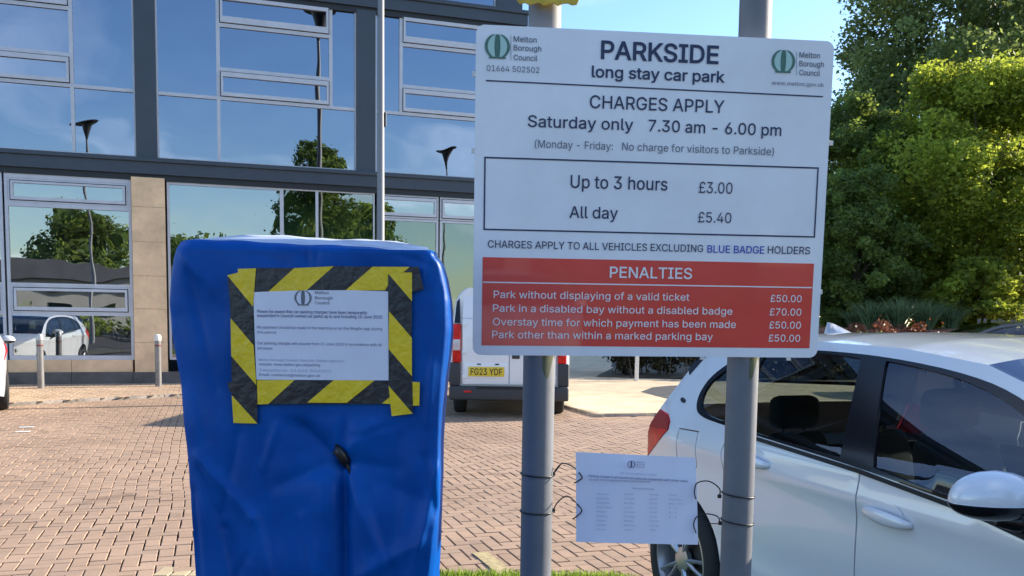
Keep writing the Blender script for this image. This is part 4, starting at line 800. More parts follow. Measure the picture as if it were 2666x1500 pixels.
        panel('vent_slot', smooth_poly([(-.165, 1.140), (-.105, 1.128), (-.10, 1.146), (-.16, 1.160)], 1), MT['trim'], root, side=sd, depth=-.004, thick=.004)
        # door handles
        for dd, s0 in ((d2, 1.335), (d1, .50)):
            yy = lambda s_, z_, o_: (off(s_, z_) + o_) if sd == 1 else (2 * HALF - off(s_, z_) - o_)
            zc = .875 - .02 * (s0 - 1.33) + (.06 if s0 < 1 else 0); hb = MB(); vs = []; ns = 16; nr = 12
            for i in range(ns + 1):
                t = i / ns; ss = s0 + .245 * t; rr = .026 * math.sin(math.pi * min(max(t, .02), .98)) ** .35; bul = -.030 * math.sin(math.pi * t) ** .5
                for j in range(nr):
                    c = 2 * math.pi * j / nr; vs.append((ss, yy(ss, zc, bul + .010 * math.cos(c)), zc - .012 * t + rr * math.sin(c)))
            hb.add(vs, [(i * nr + j, i * nr + (j + 1) % nr, (i + 1) * nr + (j + 1) % nr, (i + 1) * nr + j) for i in range(ns) for j in range(nr)] + [tuple(range(nr)), tuple(ns * nr + j for j in range(nr))])
            hb.obj('handle', MT['paint'], dd, smooth=True)
            panel('handle_cup', smooth_poly([(s0 + .05, zc - .035), (s0 + .19, zc - .045), (s0 + .22, zc), (s0 + .17, zc + .045), (s0 + .10, zc + .045), (s0 + .03, zc + .02)], 2), MT['paint'], dd, side=sd, depth=-.0015, thick=.002)
        # wing mirror
        sg = -1 if sd == 1 else 1; yb = 0.0 if sd == 1 else 2 * HALF
        def mirror_part(nm, z_lo, z_hi, sc, mm, par):
            vs = []; nu, nv = 28, 16
            for i in range(nv + 1):
                zt = z_lo + (z_hi - z_lo) * i / nv
                for j in range(nu):
                    c = 2 * math.pi * j / nu; cc, s_ = math.cos(c), math.sin(c)
                    k = max(0.0, 1 - abs(zt) ** 2.2) ** .5
                    vs.append((2.03 + sc * k * .075 * cc - .03 * k * s_, yb + sg * (.138 + sc * k * .125 * s_), 1.045 + .088 * zt * sc * (.66 if zt < -.1 else 1)))
            fs = [(i * nu + j, i * nu + (j + 1) % nu, (i + 1) * nu + (j + 1) % nu, (i + 1) * nu + j) for i in range(nv) for j in range(nu)] + [tuple(range(nu)), tuple(nv * nu + j for j in range(nu))]
            return MB().add(vs, fs).obj(nm, mm, par, smooth=True)
        mr = mirror_part('wing_mirror', -.12, .999, 1.0, MT['paint'], root)
        mirror_part('mirror_base', -.999, -.10, 1.02, MT['trim'], mr)
        MB().tube([(2.03, yb - sg * .04, .955), (2.0, yb + sg * .08, .985)], [.035, .028], 10).obj('mirror_arm', MT['trim'], mr, smooth=True)
        # wheels
        for hub in (HUB, HUBF):
            wx = empty('wheel', (hub[0], (.10 if sd == 1 else 2 * HALF - .10), hub[1])); wx.parent = root
            Mx = Matrix.Rotation(R(90), 4, 'X') if sd == 1 else Matrix.Rotation(R(-90), 4, 'X')
            MB().lathe([(.225, -.11), (.25, -.115), (.31, -.10), (.330, -.06), (.330, .07), (.315, .10), (.27, .108), (.243, .10), (.238, .08)], 48, M=Mx).obj('tyre', MT['rubber'], wx, True)
            rimm = MB().lathe([(.238, .085), (.243, .098), (.232, .10), (.222, .085), (.215, -.09)], 48, M=Mx)
            for k in range(10):
                a = 2 * math.pi * (k // 2) / 5 + (.17 if k % 2 else -.17); a2 = 2 * math.pi * (k // 2) / 5 + (.06 if k % 2 else -.06)
                rimm.tube([Mx @ Vector((.05 * math.cos(a2), .05 * math.sin(a2), .075)), Mx @ Vector((.14 * math.cos(a), .14 * math.sin(a), .082)), Mx @ Vector((.228 * math.cos(a * 1.0), .228 * math.sin(a), .085))], [.016, .010, .011], 6)
            rimm.lathe([(.065, .06), (.065, .085), (.03, .092), (0, .092)], 20, M=Mx)
            rimm.obj('rim', MT['rim'], wx, auto=True)
            MB().lathe([(.15, .02), (.15, .04), (.04, .045), (0, .045)], 28, M=Mx).lathe([(.215, -.095), (0, -.095)], 28, M=Mx).obj('brake_disc', MT['brake'], wx, auto=True)
        # wheel-arch liner
        for hub in (HUB, HUBF):
            ln = []; af = []; b = 0; rr = arc(hub, .372, 190, -10, 20)
            for p in rr: ln += [(p[0], .02 + off(*hub) if sd == 1 else 2 * HALF - .02, p[1]), (p[0], .40 if sd == 1 else 2 * HALF - .40, p[1])]
            af += [(b + 2 * i, b + 2 * i + 1, b + 2 * i + 3, b + 2 * i + 2) for i in range(20)]
            n0 = len(ln); yy_ = .40 if sd == 1 else 2 * HALF - .40
            ln += [(p[0], yy_, p[1]) for p in rr]; af.append(tuple(range(n0, n0 + len(rr))))
            mesh_obj('arch_liner', ln, af, MT['cabin'], root)
    # roof, tailgate, screens: strips between the two side outlines
    def strip(nm, pts, mm, bul, nv=24, hol=None, thick=0.0, bs=0.0):
        V = []; n = len(pts)
        for (s_, z_) in pts:
            y0 = off(s_, z_)
            for j in range(nv + 1):
                t = j / nv; e = 1 - abs(2 * t - 1) ** 2.6; V.append((s_ + bs * e * 1.0, y0 + (2 * HALF - 2 * y0) * t, z_ + bul * e))
        fs = [(i * (nv + 1) + j, (i + 1) * (nv + 1) + j, (i + 1) * (nv + 1) + j + 1, i * (nv + 1) + j + 1) for i in range(n - 1) for j in range(nv) if not (hol and hol(i, j))]
        return mesh_obj(nm, V, fs, mm, root, smooth=True), V
    def dens(pl, d=.04):
        out = []
        for a, b in zip(pl[:-1], pl[1:]):
            n = max(1, int(math.dist(a, b) / d)); out += [(a[0] + (b[0] - a[0]) * k / n, a[1] + (b[1] - a[1]) * k / n) for k in range(n)]
        return out + [pl[-1]]
    T = TOP[::-1]
    roofp = [p for p in dens(T) if p[0] <= 1.70]; strip('roof', roofp, MT['paint'], .046, 36)
    rg = dens(REAR, .03); isg = lambda i, j: (1.10 < rg[i][1] < 1.36 and 3 <= j <= 20)
    strip('tailgate', rg, MT['paint'], 0.0, 24, isg, bs=-.10)
    strip('rear_screen', rg, MT['carglass'], 0.0, 24, lambda i, j: not isg(i, j), bs=-.103)
    ws = [p for p in dens(T) if 1.66 <= p[0] <= 2.60]; strip('windscreen', ws, MT['carglass'], .046, 24)
    bo = [p for p in dens(T) if p[0] >= 2.56] + [(3.66, .5), (3.64, .40), (3.5, .24)]; strip('bonnet', bo, MT['paint'], .02, 24, bs=.06)
    fin = MB(); fin.add([(-.10, HALF - .02, 1.47), (.10, HALF - .035, 1.49), (.10, HALF + .035, 1.49), (-.10, HALF + .02, 1.47), (-.085, HALF - .006, 1.555), (-.085, HALF + .006, 1.555), (-.03, HALF, 1.545)],
        [(0, 1, 6, 4), (1, 2, 6), (2, 3, 5, 6), (3, 0, 4, 5), (4, 6, 5)]); fin.obj('antenna_fin', MT['paint'], root, smooth=True)
    sp = MB(); sp.box(-.30, -.13, .30, 2 * HALF - .30, 1.425, 1.45, bev=.01); sp.obj('roof_spoiler', MT['paint'], root, auto=True)
    MB().box(-.42, 3.4, .16, 2 * HALF - .16, .20, .24).obj('floor_pan', MT['cabin'], root)
    MB().box(3.32, 3.5, .25, 2 * HALF - .25, .42, .56).obj('grille', MT['trim'], root)
    for sgn in (.32, 2 * HALF - .32): MB().box(3.30, 3.50, sgn - .16, sgn + .16, .64, .74, bev=.03).obj('headlight', MT['headlens'], root)
    # cabin
    cab = MB().box(-.25, .15, .25, 2 * HALF - .25, .24, .93).box(2.1, 2.55, .16, 2 * HALF - .16, .5, .96, bev=.05).box(.9, 2.1, HALF - .1, HALF + .1, .24, .62, bev=.03)
    for sd in (0, 1):
        y = .10 if sd == 0 else 2 * HALF - .13
        cab.box(.36, 2.3, y, y + .04, .3, .93)
    cab.obj('cabin_trim', MT['cabin'], root, auto=True)
    def seat(s_, y_, wd, rear=False):
        m_ = MB(); b_ = .055
        m_.box(s_ - .02, s_ + .50, y_ - wd / 2, y_ + wd / 2, .42, .58, bev=b_)
        n0 = len(m_.v); m_.box(-.07, .07, y_ - wd / 2 + .01, y_ + wd / 2 - .01, 0, .60 if not rear else .50, bev=b_)
        for i in range(n0, len(m_.v)):
            v = m_.v[i]; a = R(-20); m_.v[i] = (s_ + v[0] * math.cos(a) + v[2] * math.sin(a), v[1] + (0.06 if v[2] > .4 else 0) * (1 if v[1] < y_ else -1), .55 + v[2] * math.cos(a) - v[0] * math.sin(a))
        o = m_.obj('seat', MT['seat'], root, auto=True)
        hs = MB(); top = (1.12 if not rear else 1.02); hx = s_ - .22 if not rear else s_ - .17
        hs.box(hx - .05, hx + .05, y_ - .13, y_ + .13, top + .02, top + .18, bev=.045); hs.tube([(hx, y_ - .06, top - .1), (hx, y_ - .06, top + .05)], .007, 6).tube([(hx, y_ + .06, top - .1), (hx, y_ + .06, top + .05)], .007, 6)
        hs.obj('headrest', MT['seat'], o, auto=True)
        if not rear:
            pp = MB()
            for k in (-.10, .10): pp.tube([(s_ + .03, y_ + k, .62), (s_ - .06, y_ + k, .85), (s_ - .13, y_ + k, 1.08)], .004, 6)
            pp.obj('piping', MT['piping'], o)
    seat(1.42, .50, .50); seat(1.42, 2 * HALF - .50, .50)
    for y in (.42, .90, 1.38): seat(.48, y, .46, True)
    swh = MB(); c = Vector((1.98, .50, .98)); ax = Vector((-.9, 0, .42)).normalized(); u_ = ax.cross(Vector((0, 1, 0))).normalized(); v_ = Vector((0, 1, 0))
    swh.tube([c + (u_ * math.cos(t) + v_ * math.sin(t)) * .18 for t in [2 * math.pi * k / 28 for k in range(28)]], .014, 8, closed=True)
    swh.tube([c - v_ * .17, c + v_ * .17], .018, 6).tube([c, c - ax * .2], .03, 8); swh.obj('steering_wheel', MT['dash'], root, smooth=True)
    return root
car = make_car('parked_car')
A19 = R(19); car.location = (0.87, 4.6, 0)
# local x = forward (sin19,-cos19), local y = inboard (cos19, sin19)
car.rotation_euler = (0, 0, math.atan2(-math.cos(A19), math.sin(A19)))
tag(car, 'silver hatchback parked close beside the sign, nose towards the right edge of the photo', 'car', 'parked cars')
index_children()
others = [((-8.02, 14.6, 0), R(122), {}, 'pale silver car whose wheel just shows at the left edge of the photo'),
          ((11.9, 20.6, 0.14), R(175), {MT['paint']: MT['darkpaint']}, 'dark car whose roof shows just over the silver hatchback'),
          ((-3.0, -9.5, 0), R(100), {MT['paint']: MT['darkpaint']}, 'dark car standing behind the viewer, mirrored low in the office windows'),
          ((3.5, -10.5, 0), R(95), {}, 'silver car standing behind the viewer, mirrored low in the office windows')]
for loc, rz, sw, l in others:
    c = copy_tree(car, None, sw); c.location = loc; c.rotation_euler = (0, 0, rz); c['label'] = l

# ------------------------------------------------------------------ white van seen from behind
VY = 14.35; van = empty('parked_van', (-0.05, VY, 0), 0.0)
tag(van, 'white delivery van with grey bumper and yellow number plate, parked behind the sign posts', 'van')
def van_body():
    W_, Hh, Ln = .94, 2.02, 4.45
    def half(z): return W_ - .12 * max(0, (z - 1.0) / 1.0) ** 1.6 - (.02 if z < .6 else 0)
    prof = []
    zs = [.30, .36, .60, .90, 1.1, 1.4, 1.65, 1.8, 1.9, 1.96, 2.0, Hh]
    ring = [(half(min(z, 1.85)) - (0 if z < 1.8 else (z - 1.8) / .22 * .16 * ((z - 1.8) / .22)), z) for z in zs]
    sec = [(x_, z) for x_, z in ring] + [(0.4, Hh + .015), (-0.4, Hh + .015)] + [(-x_, z) for x_, z in ring[::-1]]
    st = [(0.0, .955, 1.0), (.03, .985, 1.0), (.10, 1, 1.0), (2.8, 1, 1.0), (3.2, .99, .93), (3.55, .96, .66), (4.2, .9, .56), (4.42, .8, .45)]
    V = []
    for y, kx, kz in st:
        for x_, z in sec: V.append((x_ * kx, y + (.10 * (z / Hh) ** 2 if y < .2 else 0), .30 + (z - .30) * (kz if z > .9 or kz == 1 else 1 - (1 - kz) * .6)))
    n = len(sec); fs = [(i * n + j, (i + 1) * n + j, (i + 1) * n + (j + 1) % n, i * n + (j + 1) % n) for i in range(len(st) - 1) for j in range(n)]
    fs += [tuple(range(n)), tuple((len(st) - 1) * n + j for j in range(n - 1, -1, -1))]
    o = MB().add(V, fs).obj('body', MT['vanwhite'], van); bm = bmesh.new(); bm.from_mesh(o.data); bmesh.ops.recalc_face_normals(bm, faces=bm.faces); bm.to_mesh(o.data); bm.free(); with_angle(o, 40); return o
van_body()
def vb(nm, x0, x1, y0, y1, z0, z1, m, bev=.01, parent=van): return MB().box(x0, x1, y0, y1, z0, z1, bev=bev).obj(nm, MT[m], parent, auto=True)
vb('bumper', -.93, .93, -.10, .12, .28, .50, 'bumper', .03)
for a, b in ((-.735, -.004), (.004, .735)):
    dr = vb('rear_door', a, b, -.028, .03, .515, 1.55, 'vanwhite', .02)
    dw = MB(); dw.add([(a, -.02, 1.552), (b, -.02, 1.552), (b * .97, .10, 1.93), (a * .97, .10, 1.93), (a, .03, 1.552), (b, .03, 1.552), (b * .97, .13, 1.93), (a * .97, .13, 1.93)], [(0, 1, 2, 3), (1, 5, 6, 2), (4, 0, 3, 7), (3, 2, 6, 7)]); dw.obj('upper_panel', MT['vanwhite'], dr)
for sx in (-1, 1):
    a, b = sorted((sx * .755, sx * .885)); tlv = vb('tail_light', a, b, -.035, .05, .86, 1.46, 'lens', .02)
    vb('clear_lens', a + .01, b - .01, -.044, -.03, 1.05, 1.22, 'lensclear', .004, tlv)
    a, b = sorted((sx * .765, sx * .86)); MB().add([(a, -.02, 1.47), (b, -.02, 1.47), (b - .02, .07, 1.86), (a + .03, .065, 1.80)], [(0, 1, 2, 3)]).obj('corner_glass', MT['trim'], van)
    vb('corner_trim', *sorted((sx * .76, sx * .93)), -.05, .04, .50, .86, 'bumper', .02)
    vb('reflector', *sorted((sx * .58, sx * .70)), -.108, -.10, .40, .43, 'lens', .003)
    for y in (.85, 3.65):
        wv = empty('wheel', (sx * .80, y, .325)); wv.parent = van; Mx = Matrix.Rotation(R(90 * sx), 4, 'Y')
        MB().lathe([(.19, -.1), (.30, -.10), (.325, -.06), (.325, .06), (.30, .10), (.19, .10)], 32, M=Mx).obj('tyre', MT['rubber'], wv, True)
        MB().lathe([(.19, .09), (.17, .05), (0, .07)], 24, M=Mx).obj('wheel_cover', MT['galv'], wv, True)
vb('number_plate_recess', -.70, -.02, -.036, -.029, .62, .86, 'vanwhite', .003)
for hx in (-.70, .70):
    for hz in (.62, 1.0, 1.42): vb('hinge', hx - .035, hx + .035, -.040, -.025, hz, hz + .05, 'vanwhite', .004)
vb('door_handle', .04, .16, -.045, -.027, .93, .99, 'bumper', .01); vb('roof_strip', -.5, .5, .02, .06, 1.965, 1.985, 'bumper', .005)
vb('step_pad', -.5, .5, -.108, -.098, .46, .50, 'rubber', .004)
pl = vb('number_plate', -.635, -.075, -.046, -.037, .65, .80, 'plate', .003)
mm = lettering(pl, 'FG23 YDF', -.60, -.11, .675, .098, MT['black'], .02, y=-.0475)
for x_ in (-.50, -.22): vb('plate_lamp', x_, x_ + .06, -.044, -.037, .83, .85, 'black', .003)
MB().box(-.9, .9, .2, 4.2, .26, .32).obj('underbody', MT['cabin'], van)

# ------------------------------------------------------------------ places behind the viewer that the windows mirror
shed = empty('low_building', (2, -31, 0)); tag(shed, 'long low building with a dark flat roof, mirrored in the ground floor windows', 'building')
MB().box(-16, 16, -6, 0, 0, 3.7).obj('wall', MT['shed'], shed); MB().box(-16.4, 16.4, -6.4, .4, 3.71, 5.0, bev=.05).obj('roof', MT['roofing'], shed)
for k in range(10): MB().box(-14.6 + k * 3, -12.8 + k * 3, .002, .06, 1.0, 2.7).obj('window', MT['pane2'], shed)
tree((12.6, -15.5, 0), 12.6, 3.0, MT['leafmid'], 30000, .20, 'airy tree mirrored in the first floor window behind the lamp post', 21, base=.25, group='trees behind the viewer')
tree((3.6, -40, 0), 9.2, 4.5, MT['leafmid'], 16000, .33, 'rounded tree mirrored in the ground floor window left of the pier', 22, base=.2, group='trees behind the viewer')
tree((14, -44, 0), 8.5, 5.0, MT['leafmid'], 14000, .33, 'spreading tree mirrored behind the low building roof', 23, base=.2, group='trees behind the viewer')
tree((-10, -42, 0), 7.5, 5.0, MT['leafmid'], 7000, .45, 'broad tree mirrored at the left of the low building', 24, base=.2, group='trees behind the viewer')
tree((23, -30, 0), 10.5, 5.0, MT['leafmid'], 9000, .45, 'broad tree mirrored in the pale green ground floor glass', 25, base=.1, group='trees behind the viewer')
hedge(-9, 12, -13.5, -12.3, 1.3, 12000, MT['leaflime'], 'clipped green hedge behind the viewer, mirrored in the lowest panes', .16)

# ------------------------------------------------------------------ car park sign on two posts
sign = empty('car_park_sign', (0.345, 2.45, 0)); tag(sign, 'white car park tariff board with a red penalties panel, mounted on two grey round posts', 'sign')
SC = Vector((0.3563, 2.4, 1.8634)); SA = Matrix.Rotation(.1121, 3, 'Z') @ Matrix.Rotation(.0324, 3, 'X') @ Matrix.Rotation(-.0016, 3, 'Y')
SU, SN, SV = SA.col[0].copy(), SA.col[1].copy(), SA.col[2].copy()
def sp(x, y):
    q = on_plane(x, y, SC, SN) - SC; return (q.dot(SU), q.dot(SV))
def rounded(w_, h_, r, n=8):
    out = []
    for cx_, cy_, a0 in ((w_ / 2 - r, -h_ / 2 + r, -90), (w_ / 2 - r, h_ / 2 - r, 0), (-w_ / 2 + r, h_ / 2 - r, 90), (-w_ / 2 + r, -h_ / 2 + r, 180)):
        out += [(cx_ + r * math.cos(R(a0 + 90 * i / n)), cy_ + r * math.sin(R(a0 + 90 * i / n))) for i in range(n + 1)]
    return out
pn = poly_xz(sign, 'panel', rounded(.9218, .8136, .022), 0.0, MT['signwhite'], 0.004)
pn.location = SC - Vector((0.345, 2.45, 0)); pn.rotation_euler = SA.to_euler()
YP = -0.0012
def st(s, x0, y0, x1, y1, cap, m, off_=0.0):
    a = sp(x0, y0); b = sp(x1, y1); k = abs(sp(x0, y0 - cap)[1] - a[1]); lettering(pn, s, a[0], b[0], (a[1] + b[1]) / 2, k, MT[m], off_, YP - .0006)
st('PARKSIDE', 1564, 152, 1870, 167, 46, 'navy', .028); st('long stay car park', 1540, 200, 1886, 216, 29, 'navy', .022)
st('CHARGES APPLY', 1535, 282, 1885, 294, 33, 'navy', .008); st('Saturday only', 1374, 329, 1648, 341, 30, 'navy', .010); st('7.30 am - 6.00 pm', 1688, 340, 2033, 356, 30, 'navy', .010)
st('(Monday - Friday:', 1392, 384, 1595, 391, 20, 'grey_print'); st('No charge for visitors to Parkside)', 1619, 392, 2014, 404, 20, 'grey_print')
st('Up to 3 hours', 1485, 490, 1737, 495, 33, 'navy', .008); st('£3.00', 1819, 503, 1906, 504, 29, 'navy'); st('All day', 1482, 567, 1608, 570, 30, 'navy', .008); st('£5.40', 1817, 579, 1903, 581, 27, 'navy')
st('CHARGES APPLY TO ALL VEHICLES EXCLUDING', 1270, 645, 1830, 656, 19, 'navy', .006); st('BLUE BADGE', 1841, 658, 1989, 660, 19, 'blue_print', .010); st('HOLDERS', 1998, 660, 2108, 662, 19, 'navy', .006)
bar(pn, 'rule', sp(1265, 210), sp(2142, 252), .0032, YP, MT['navy'])
bx = [sp(1261, 407), sp(2132, 437), sp(2121, 619), sp(1258, 599)]
x0, x1, z1, z0 = (bx[0][0] + bx[3][0]) / 2, (bx[1][0] + bx[2][0]) / 2, (bx[0][1] + bx[1][1]) / 2, (bx[2][1] + bx[3][1]) / 2; t = .0038
poly = [(x0, z0), (x1, z0), (x1, z1), (x0, z1)]; inn = [(x0 + t, z0 + t), (x1 - t, z0 + t), (x1 - t, z1 - t), (x0 + t, z1 - t)]
mesh_obj('tariff_box', [(p[0], YP, p[1]) for p in poly + inn], [(i, (i + 1) % 4, 4 + (i + 1) % 4, 4 + i) for i in range(4)], MT['navy'], pn)
rx = [sp(1256, 670), sp(2118, 686), sp(2108, 908), sp(1254, 898)]
x0, x1, z1, z0 = (rx[0][0] + rx[3][0]) / 2, (rx[1][0] + rx[2][0]) / 2, (rx[0][1] + rx[1][1]) / 2, (rx[2][1] + rx[3][1]) / 2
poly_xz(pn, 'penalties_panel', [(x0, z0), (x1, z0), (x1, z1), (x0, z1)], YP + .0004, MT['red'])
lz = (sp(1255, 735)[1] + sp(2118, 749)[1]) / 2; bar(pn, 'rule', (x0 + .002, lz), (x1 - .002, lz), .003, YP, MT['white_print'])
st('PENALTIES', 1587, 723, 1801, 726, 28, 'white_print', .014)
for s, a, b, c, d in (('Park without displaying of a valid ticket', 1285, 777, 1794, 782), ('Park in a disabled bay without a disabled badge', 1283, 813, 1906, 818), ('Overstay time for which payment has been made', 1283, 847, 1915, 854), ('Park other than within a marked parking bay', 1281, 880, 1855, 886)): st(s, a, b, c, d, 19, 'white_print', .004)
for s, a, b, c in (('£50.00', 2005, 786, 2086), ('£70.00', 2003, 821, 2085), ('£50.00', 2002, 855, 2084), ('£50.00', 2000, 889, 2082)): st(s, a, b, c, b + 1, 18, 'white_print', .004)
def emblem(parent, cx_, cz, rw, rh, y, m='green_print', fill='pale_green'):
    # leafy oval crest of nested arcs, a central stem and a small base
    poly_xz(parent, 'crest_field', [(cx_ + rw * .93 * math.cos(2 * math.pi * i / 32), cz + rh * .93 * math.sin(2 * math.pi * i / 32)) for i in range(32)], y, MT[fill])
    mb = MB(); y = y - .0002
    for k, tt in ((1.0, .13), (.16, .10)):
        for sgn in (-1, 1):
            pts = [(sgn * rw * k * math.cos(R(a)), rh * math.sin(R(a))) for a in range(-62, 75, 8)]
            for i in range(len(pts) - 1):
                (ax_, az), (bx_, bz) = pts[i], pts[i + 1]; t_ = rw * tt
                mb.add([(cx_ + ax_ - t_, y - .0004, cz + az), (cx_ + bx_ - t_, y - .0004, cz + bz), (cx_ + bx_ + t_, y - .0004, cz + bz), (cx_ + ax_ + t_, y - .0004, cz + az)], [(0, 1, 2, 3)])
    for a, b, c, d in ((-.05, .05, -1.0, .98), (-.75, -.08, -1.0, -.86), (.08, .75, -1.0, -.86)): mb.add([(cx_ + a * rw, y - .0008, cz + c * rh), (cx_ + b * rw, y - .0008, cz + c * rh), (cx_ + b * rw, y - .0008, cz + d * rh), (cx_ + a * rw, y - .0008, cz + d * rh)], [(0, 1, 2, 3)])
    mb.obj('crest', MT[m], parent)
for cx_, cy_, rw, rh, tx, bases, ends in ((1295, 121, 29, 32, 1337, (109, 132, 157), (1397, 1409, 1399)), (2039, 160, 27, 30, 2080, (150, 173, 196), (2134, 2144, 2134))):
    c = sp(cx_, cy_); e = sp(cx_ + rw, cy_); f_ = sp(cx_, cy_ - rh); emblem(pn, c[0], c[1], abs(e[0] - c[0]), abs(f_[1] - c[1]), YP)
    for s, b, e_ in zip(('Melton', 'Borough', 'Council'), bases, ends): st(s, tx, b, e_, b + 2, 14, 'grey_print', .012)
    a = sp(tx - 7, bases[0] - 16); b = sp(tx - 7, bases[2]); bar(pn, 'rule', a, b, .001, YP, MT['green_print'])
st('01664 502502', 1267, 185, 1404, 190, 15, 'grey_print'); st('www.melton.gov.uk', 2009, 221, 2144, 226, 10, 'grey_print')
# posts
for i, (u, v) in enumerate(((1396, 1400), (1915, 1480))):
    py_ = 2.495 if i else 2.432; px_ = on_plane(u, v, Vector((0, py_, 0)), Vector((0, 1, 0))).x; top = 2.9 if i else 2.55
    o = MB().lathe([(0, 0), (.042, 0), (.042, 1.2), (.042, top), (0, top + .004)], 40).obj('post', MT['post'], sign, auto=True, loc=(px_ - .345, py_ - 2.45, 0))
    for z_ in (1.52, 2.12):
        cb = MB(); cb.lathe([(.0425, -.016), (.046, -.016), (.046, .016), (.0425, .016)], 32); cb.box(-.03, .03, -.048, -.040, -.014, .014)
        cb.obj('clamp', MT['galv'], o, loc=(0, 0, z_), auto=True)
    al = MB(); vs = []
    for k in range(9):
        a = R(-90 + (10 + k * 8)); vs += [(.0424 * math.cos(a), .0424 * math.sin(a), 1.445 - (.02 + .03 * math.sin(k * .7 + i))), (.0424 * math.cos(a), .0424 * math.sin(a), 1.47)]
    al.add(vs, [(2 * k, 2 * k + 2, 2 * k + 3, 2 * k + 1) for k in range(8)]); al.obj('algae_stain', MT['algae'], o, smooth=True)
for k, (u, v) in enumerate(((1233, 392), (2165, 372), (2137, 760), (1236, 192), (2055, 933), (1830, 931))):
    a = sp(u, v); MB().box(a[0] - .005, a[0] + .005, .001, .008, a[1] - .006, a[1] + .006).obj('rivet_tab', MT['whitepaint'], pn)
# yellow board on the top of the left post, only its lower edge in view
PX = on_plane(1396, 1400, Vector((0, 2.432, 0)), Vector((0, 1, 0))).x
yb_ = empty('yellow_board', (PX + .004, 2.432, on_plane(1415, 11, Vector((0, 2.37, 0)), Vector((0, 1, 0))).z)); tag(yb_, 'worn yellow board capping the left sign post, only its lower edge in view', 'sign board')
ol = []
for i in range(13): ol.append((-.068 + .142 * i / 12, .004 * math.sin(i * 2.1) + .003 * random.random()))
ol += [(.082, .02), (.085, .30), (-.080, .30), (-.078, .012)]
poly_xz(yb_, 'face', ol, -.062, MT['yellowsign'], .006); MB().box(-.05, .05, -.054, -.045, .05, .25).obj('bracket', MT['galv'], yb_)

# ------------------------------------------------------------------ notice in a sleeve hung between the posts
def frame_of(cx_, D, cz, ya, ro, ti): return Vector((cx_, D, cz)), Matrix.Rotation(ya, 3, 'Z') @ Matrix.Rotation(ti, 3, 'X') @ Matrix.Rotation(ro, 3, 'Y')
HC, HA = frame_of(.3378, 2.42, 1.0778, .2687 * .45, .012, -.10)
HNv = HA.col[1].copy()
def hp(x, y):
    q = on_plane(x, y, HC, HNv) - HC; return (q.dot(HA.col[0]), q.dot(HA.col[2]))
hn = empty('hanging_notice', HC); hn.rotation_euler = HA.to_euler(); tag(hn, 'blue-white printed parking notice in a clear sleeve, tied between the two sign posts', 'notice')
cs = [hp(1500, 1177), hp(1812, 1192), hp(1817, 1418), hp(1500, 1411)]
nu, nv = 24, 18; V = []; 
for j in range(nv + 1):
    for i in range(nu + 1):
        a, b = i / nu, j / nv
        x_ = (1 - b) * ((1 - a) * cs[0][0] + a * cs[1][0]) + b * ((1 - a) * cs[3][0] + a * cs[2][0]); z_ = (1 - b) * ((1 - a) * cs[0][1] + a * cs[1][1]) + b * ((1 - a) * cs[3][1] + a * cs[2][1])
        V.append((x_, -.006 * math.sin(math.pi * a) * b + .010 * max(0, .28 - b) ** 1 * 2 + .002 * math.sin(9 * a + 3 * b), z_))
mesh_obj('sheet', V, [(j * (nu + 1) + i, (j + 1) * (nu + 1) + i, (j + 1) * (nu + 1) + i + 1, j * (nu + 1) + i + 1) for j in range(nv) for i in range(nu)], MT['paper'], hn, smooth=True)
def ht(s, x0, y0, x1, y1, cap, m='inklight', off_=0.0):
    a = hp(x0, y0); b = hp(x1, y1); k = abs(hp(x0, y0 - cap)[1] - a[1]); lettering(hn, s, a[0], b[0], a[1], k, MT[m], off_, -.0115, slope=(b[1] - a[1]) / (b[0] - a[0]))
a = hp(1641, 1208); emblem(hn, a[0], a[1], .0095, .0095, -.0105, 'ink', 'paper')
for i, s in enumerate(('Melton', 'Borough', 'Council')): ht(s, 1655, 1205 + 6 * i, 1676, 1206 + 6 * i, 4, 'ink')
ht('Off-street parking charges', 1612, 1233, 1707, 1238, 5); ht('Parking charges in all Council car parks are suspended until further notice', 1530, 1241, 1787, 1255, 6, 'ink', .02); ht('as part of the response to the current situation', 1532, 1250, 1690, 1256, 5, 'ink'); ht('Tariffs and hours of charging', 1642, 1272, 1700, 1275, 4, 'ink')
rows = [('Car park', 'Tariff', 'Charge', 'Hours'), ('Parkside', '3 hours', '£3.00', 'Sat only'), ('Long stay', 'All day', '£5.40', 'Mon - Fri'), ('Short stay', '1 hour', '£1.00', '8 - 6'), ('Market', '2 hours', '£1.80', '8 - 6'), ('Station', 'All day', '£4.20', '8 - 6'), ('Chapel', 'Weekly', '£12.00', ''), ('Street', 'Monthly', '£40.00', ''), ('Permit', 'Yearly', '£380', '')]
for r_, rw_ in enumerate(rows):
    for c_, s in enumerate(rw_):
        if s: x_ = (1551, 1622, 1688, 1738)[c_]; y_ = 1287 + r_ * 11.5; ht(s, x_, y_ + c_ * .8, x_ + len(s) * 4.0, y_ + c_ * .8 + .8, 4.5)
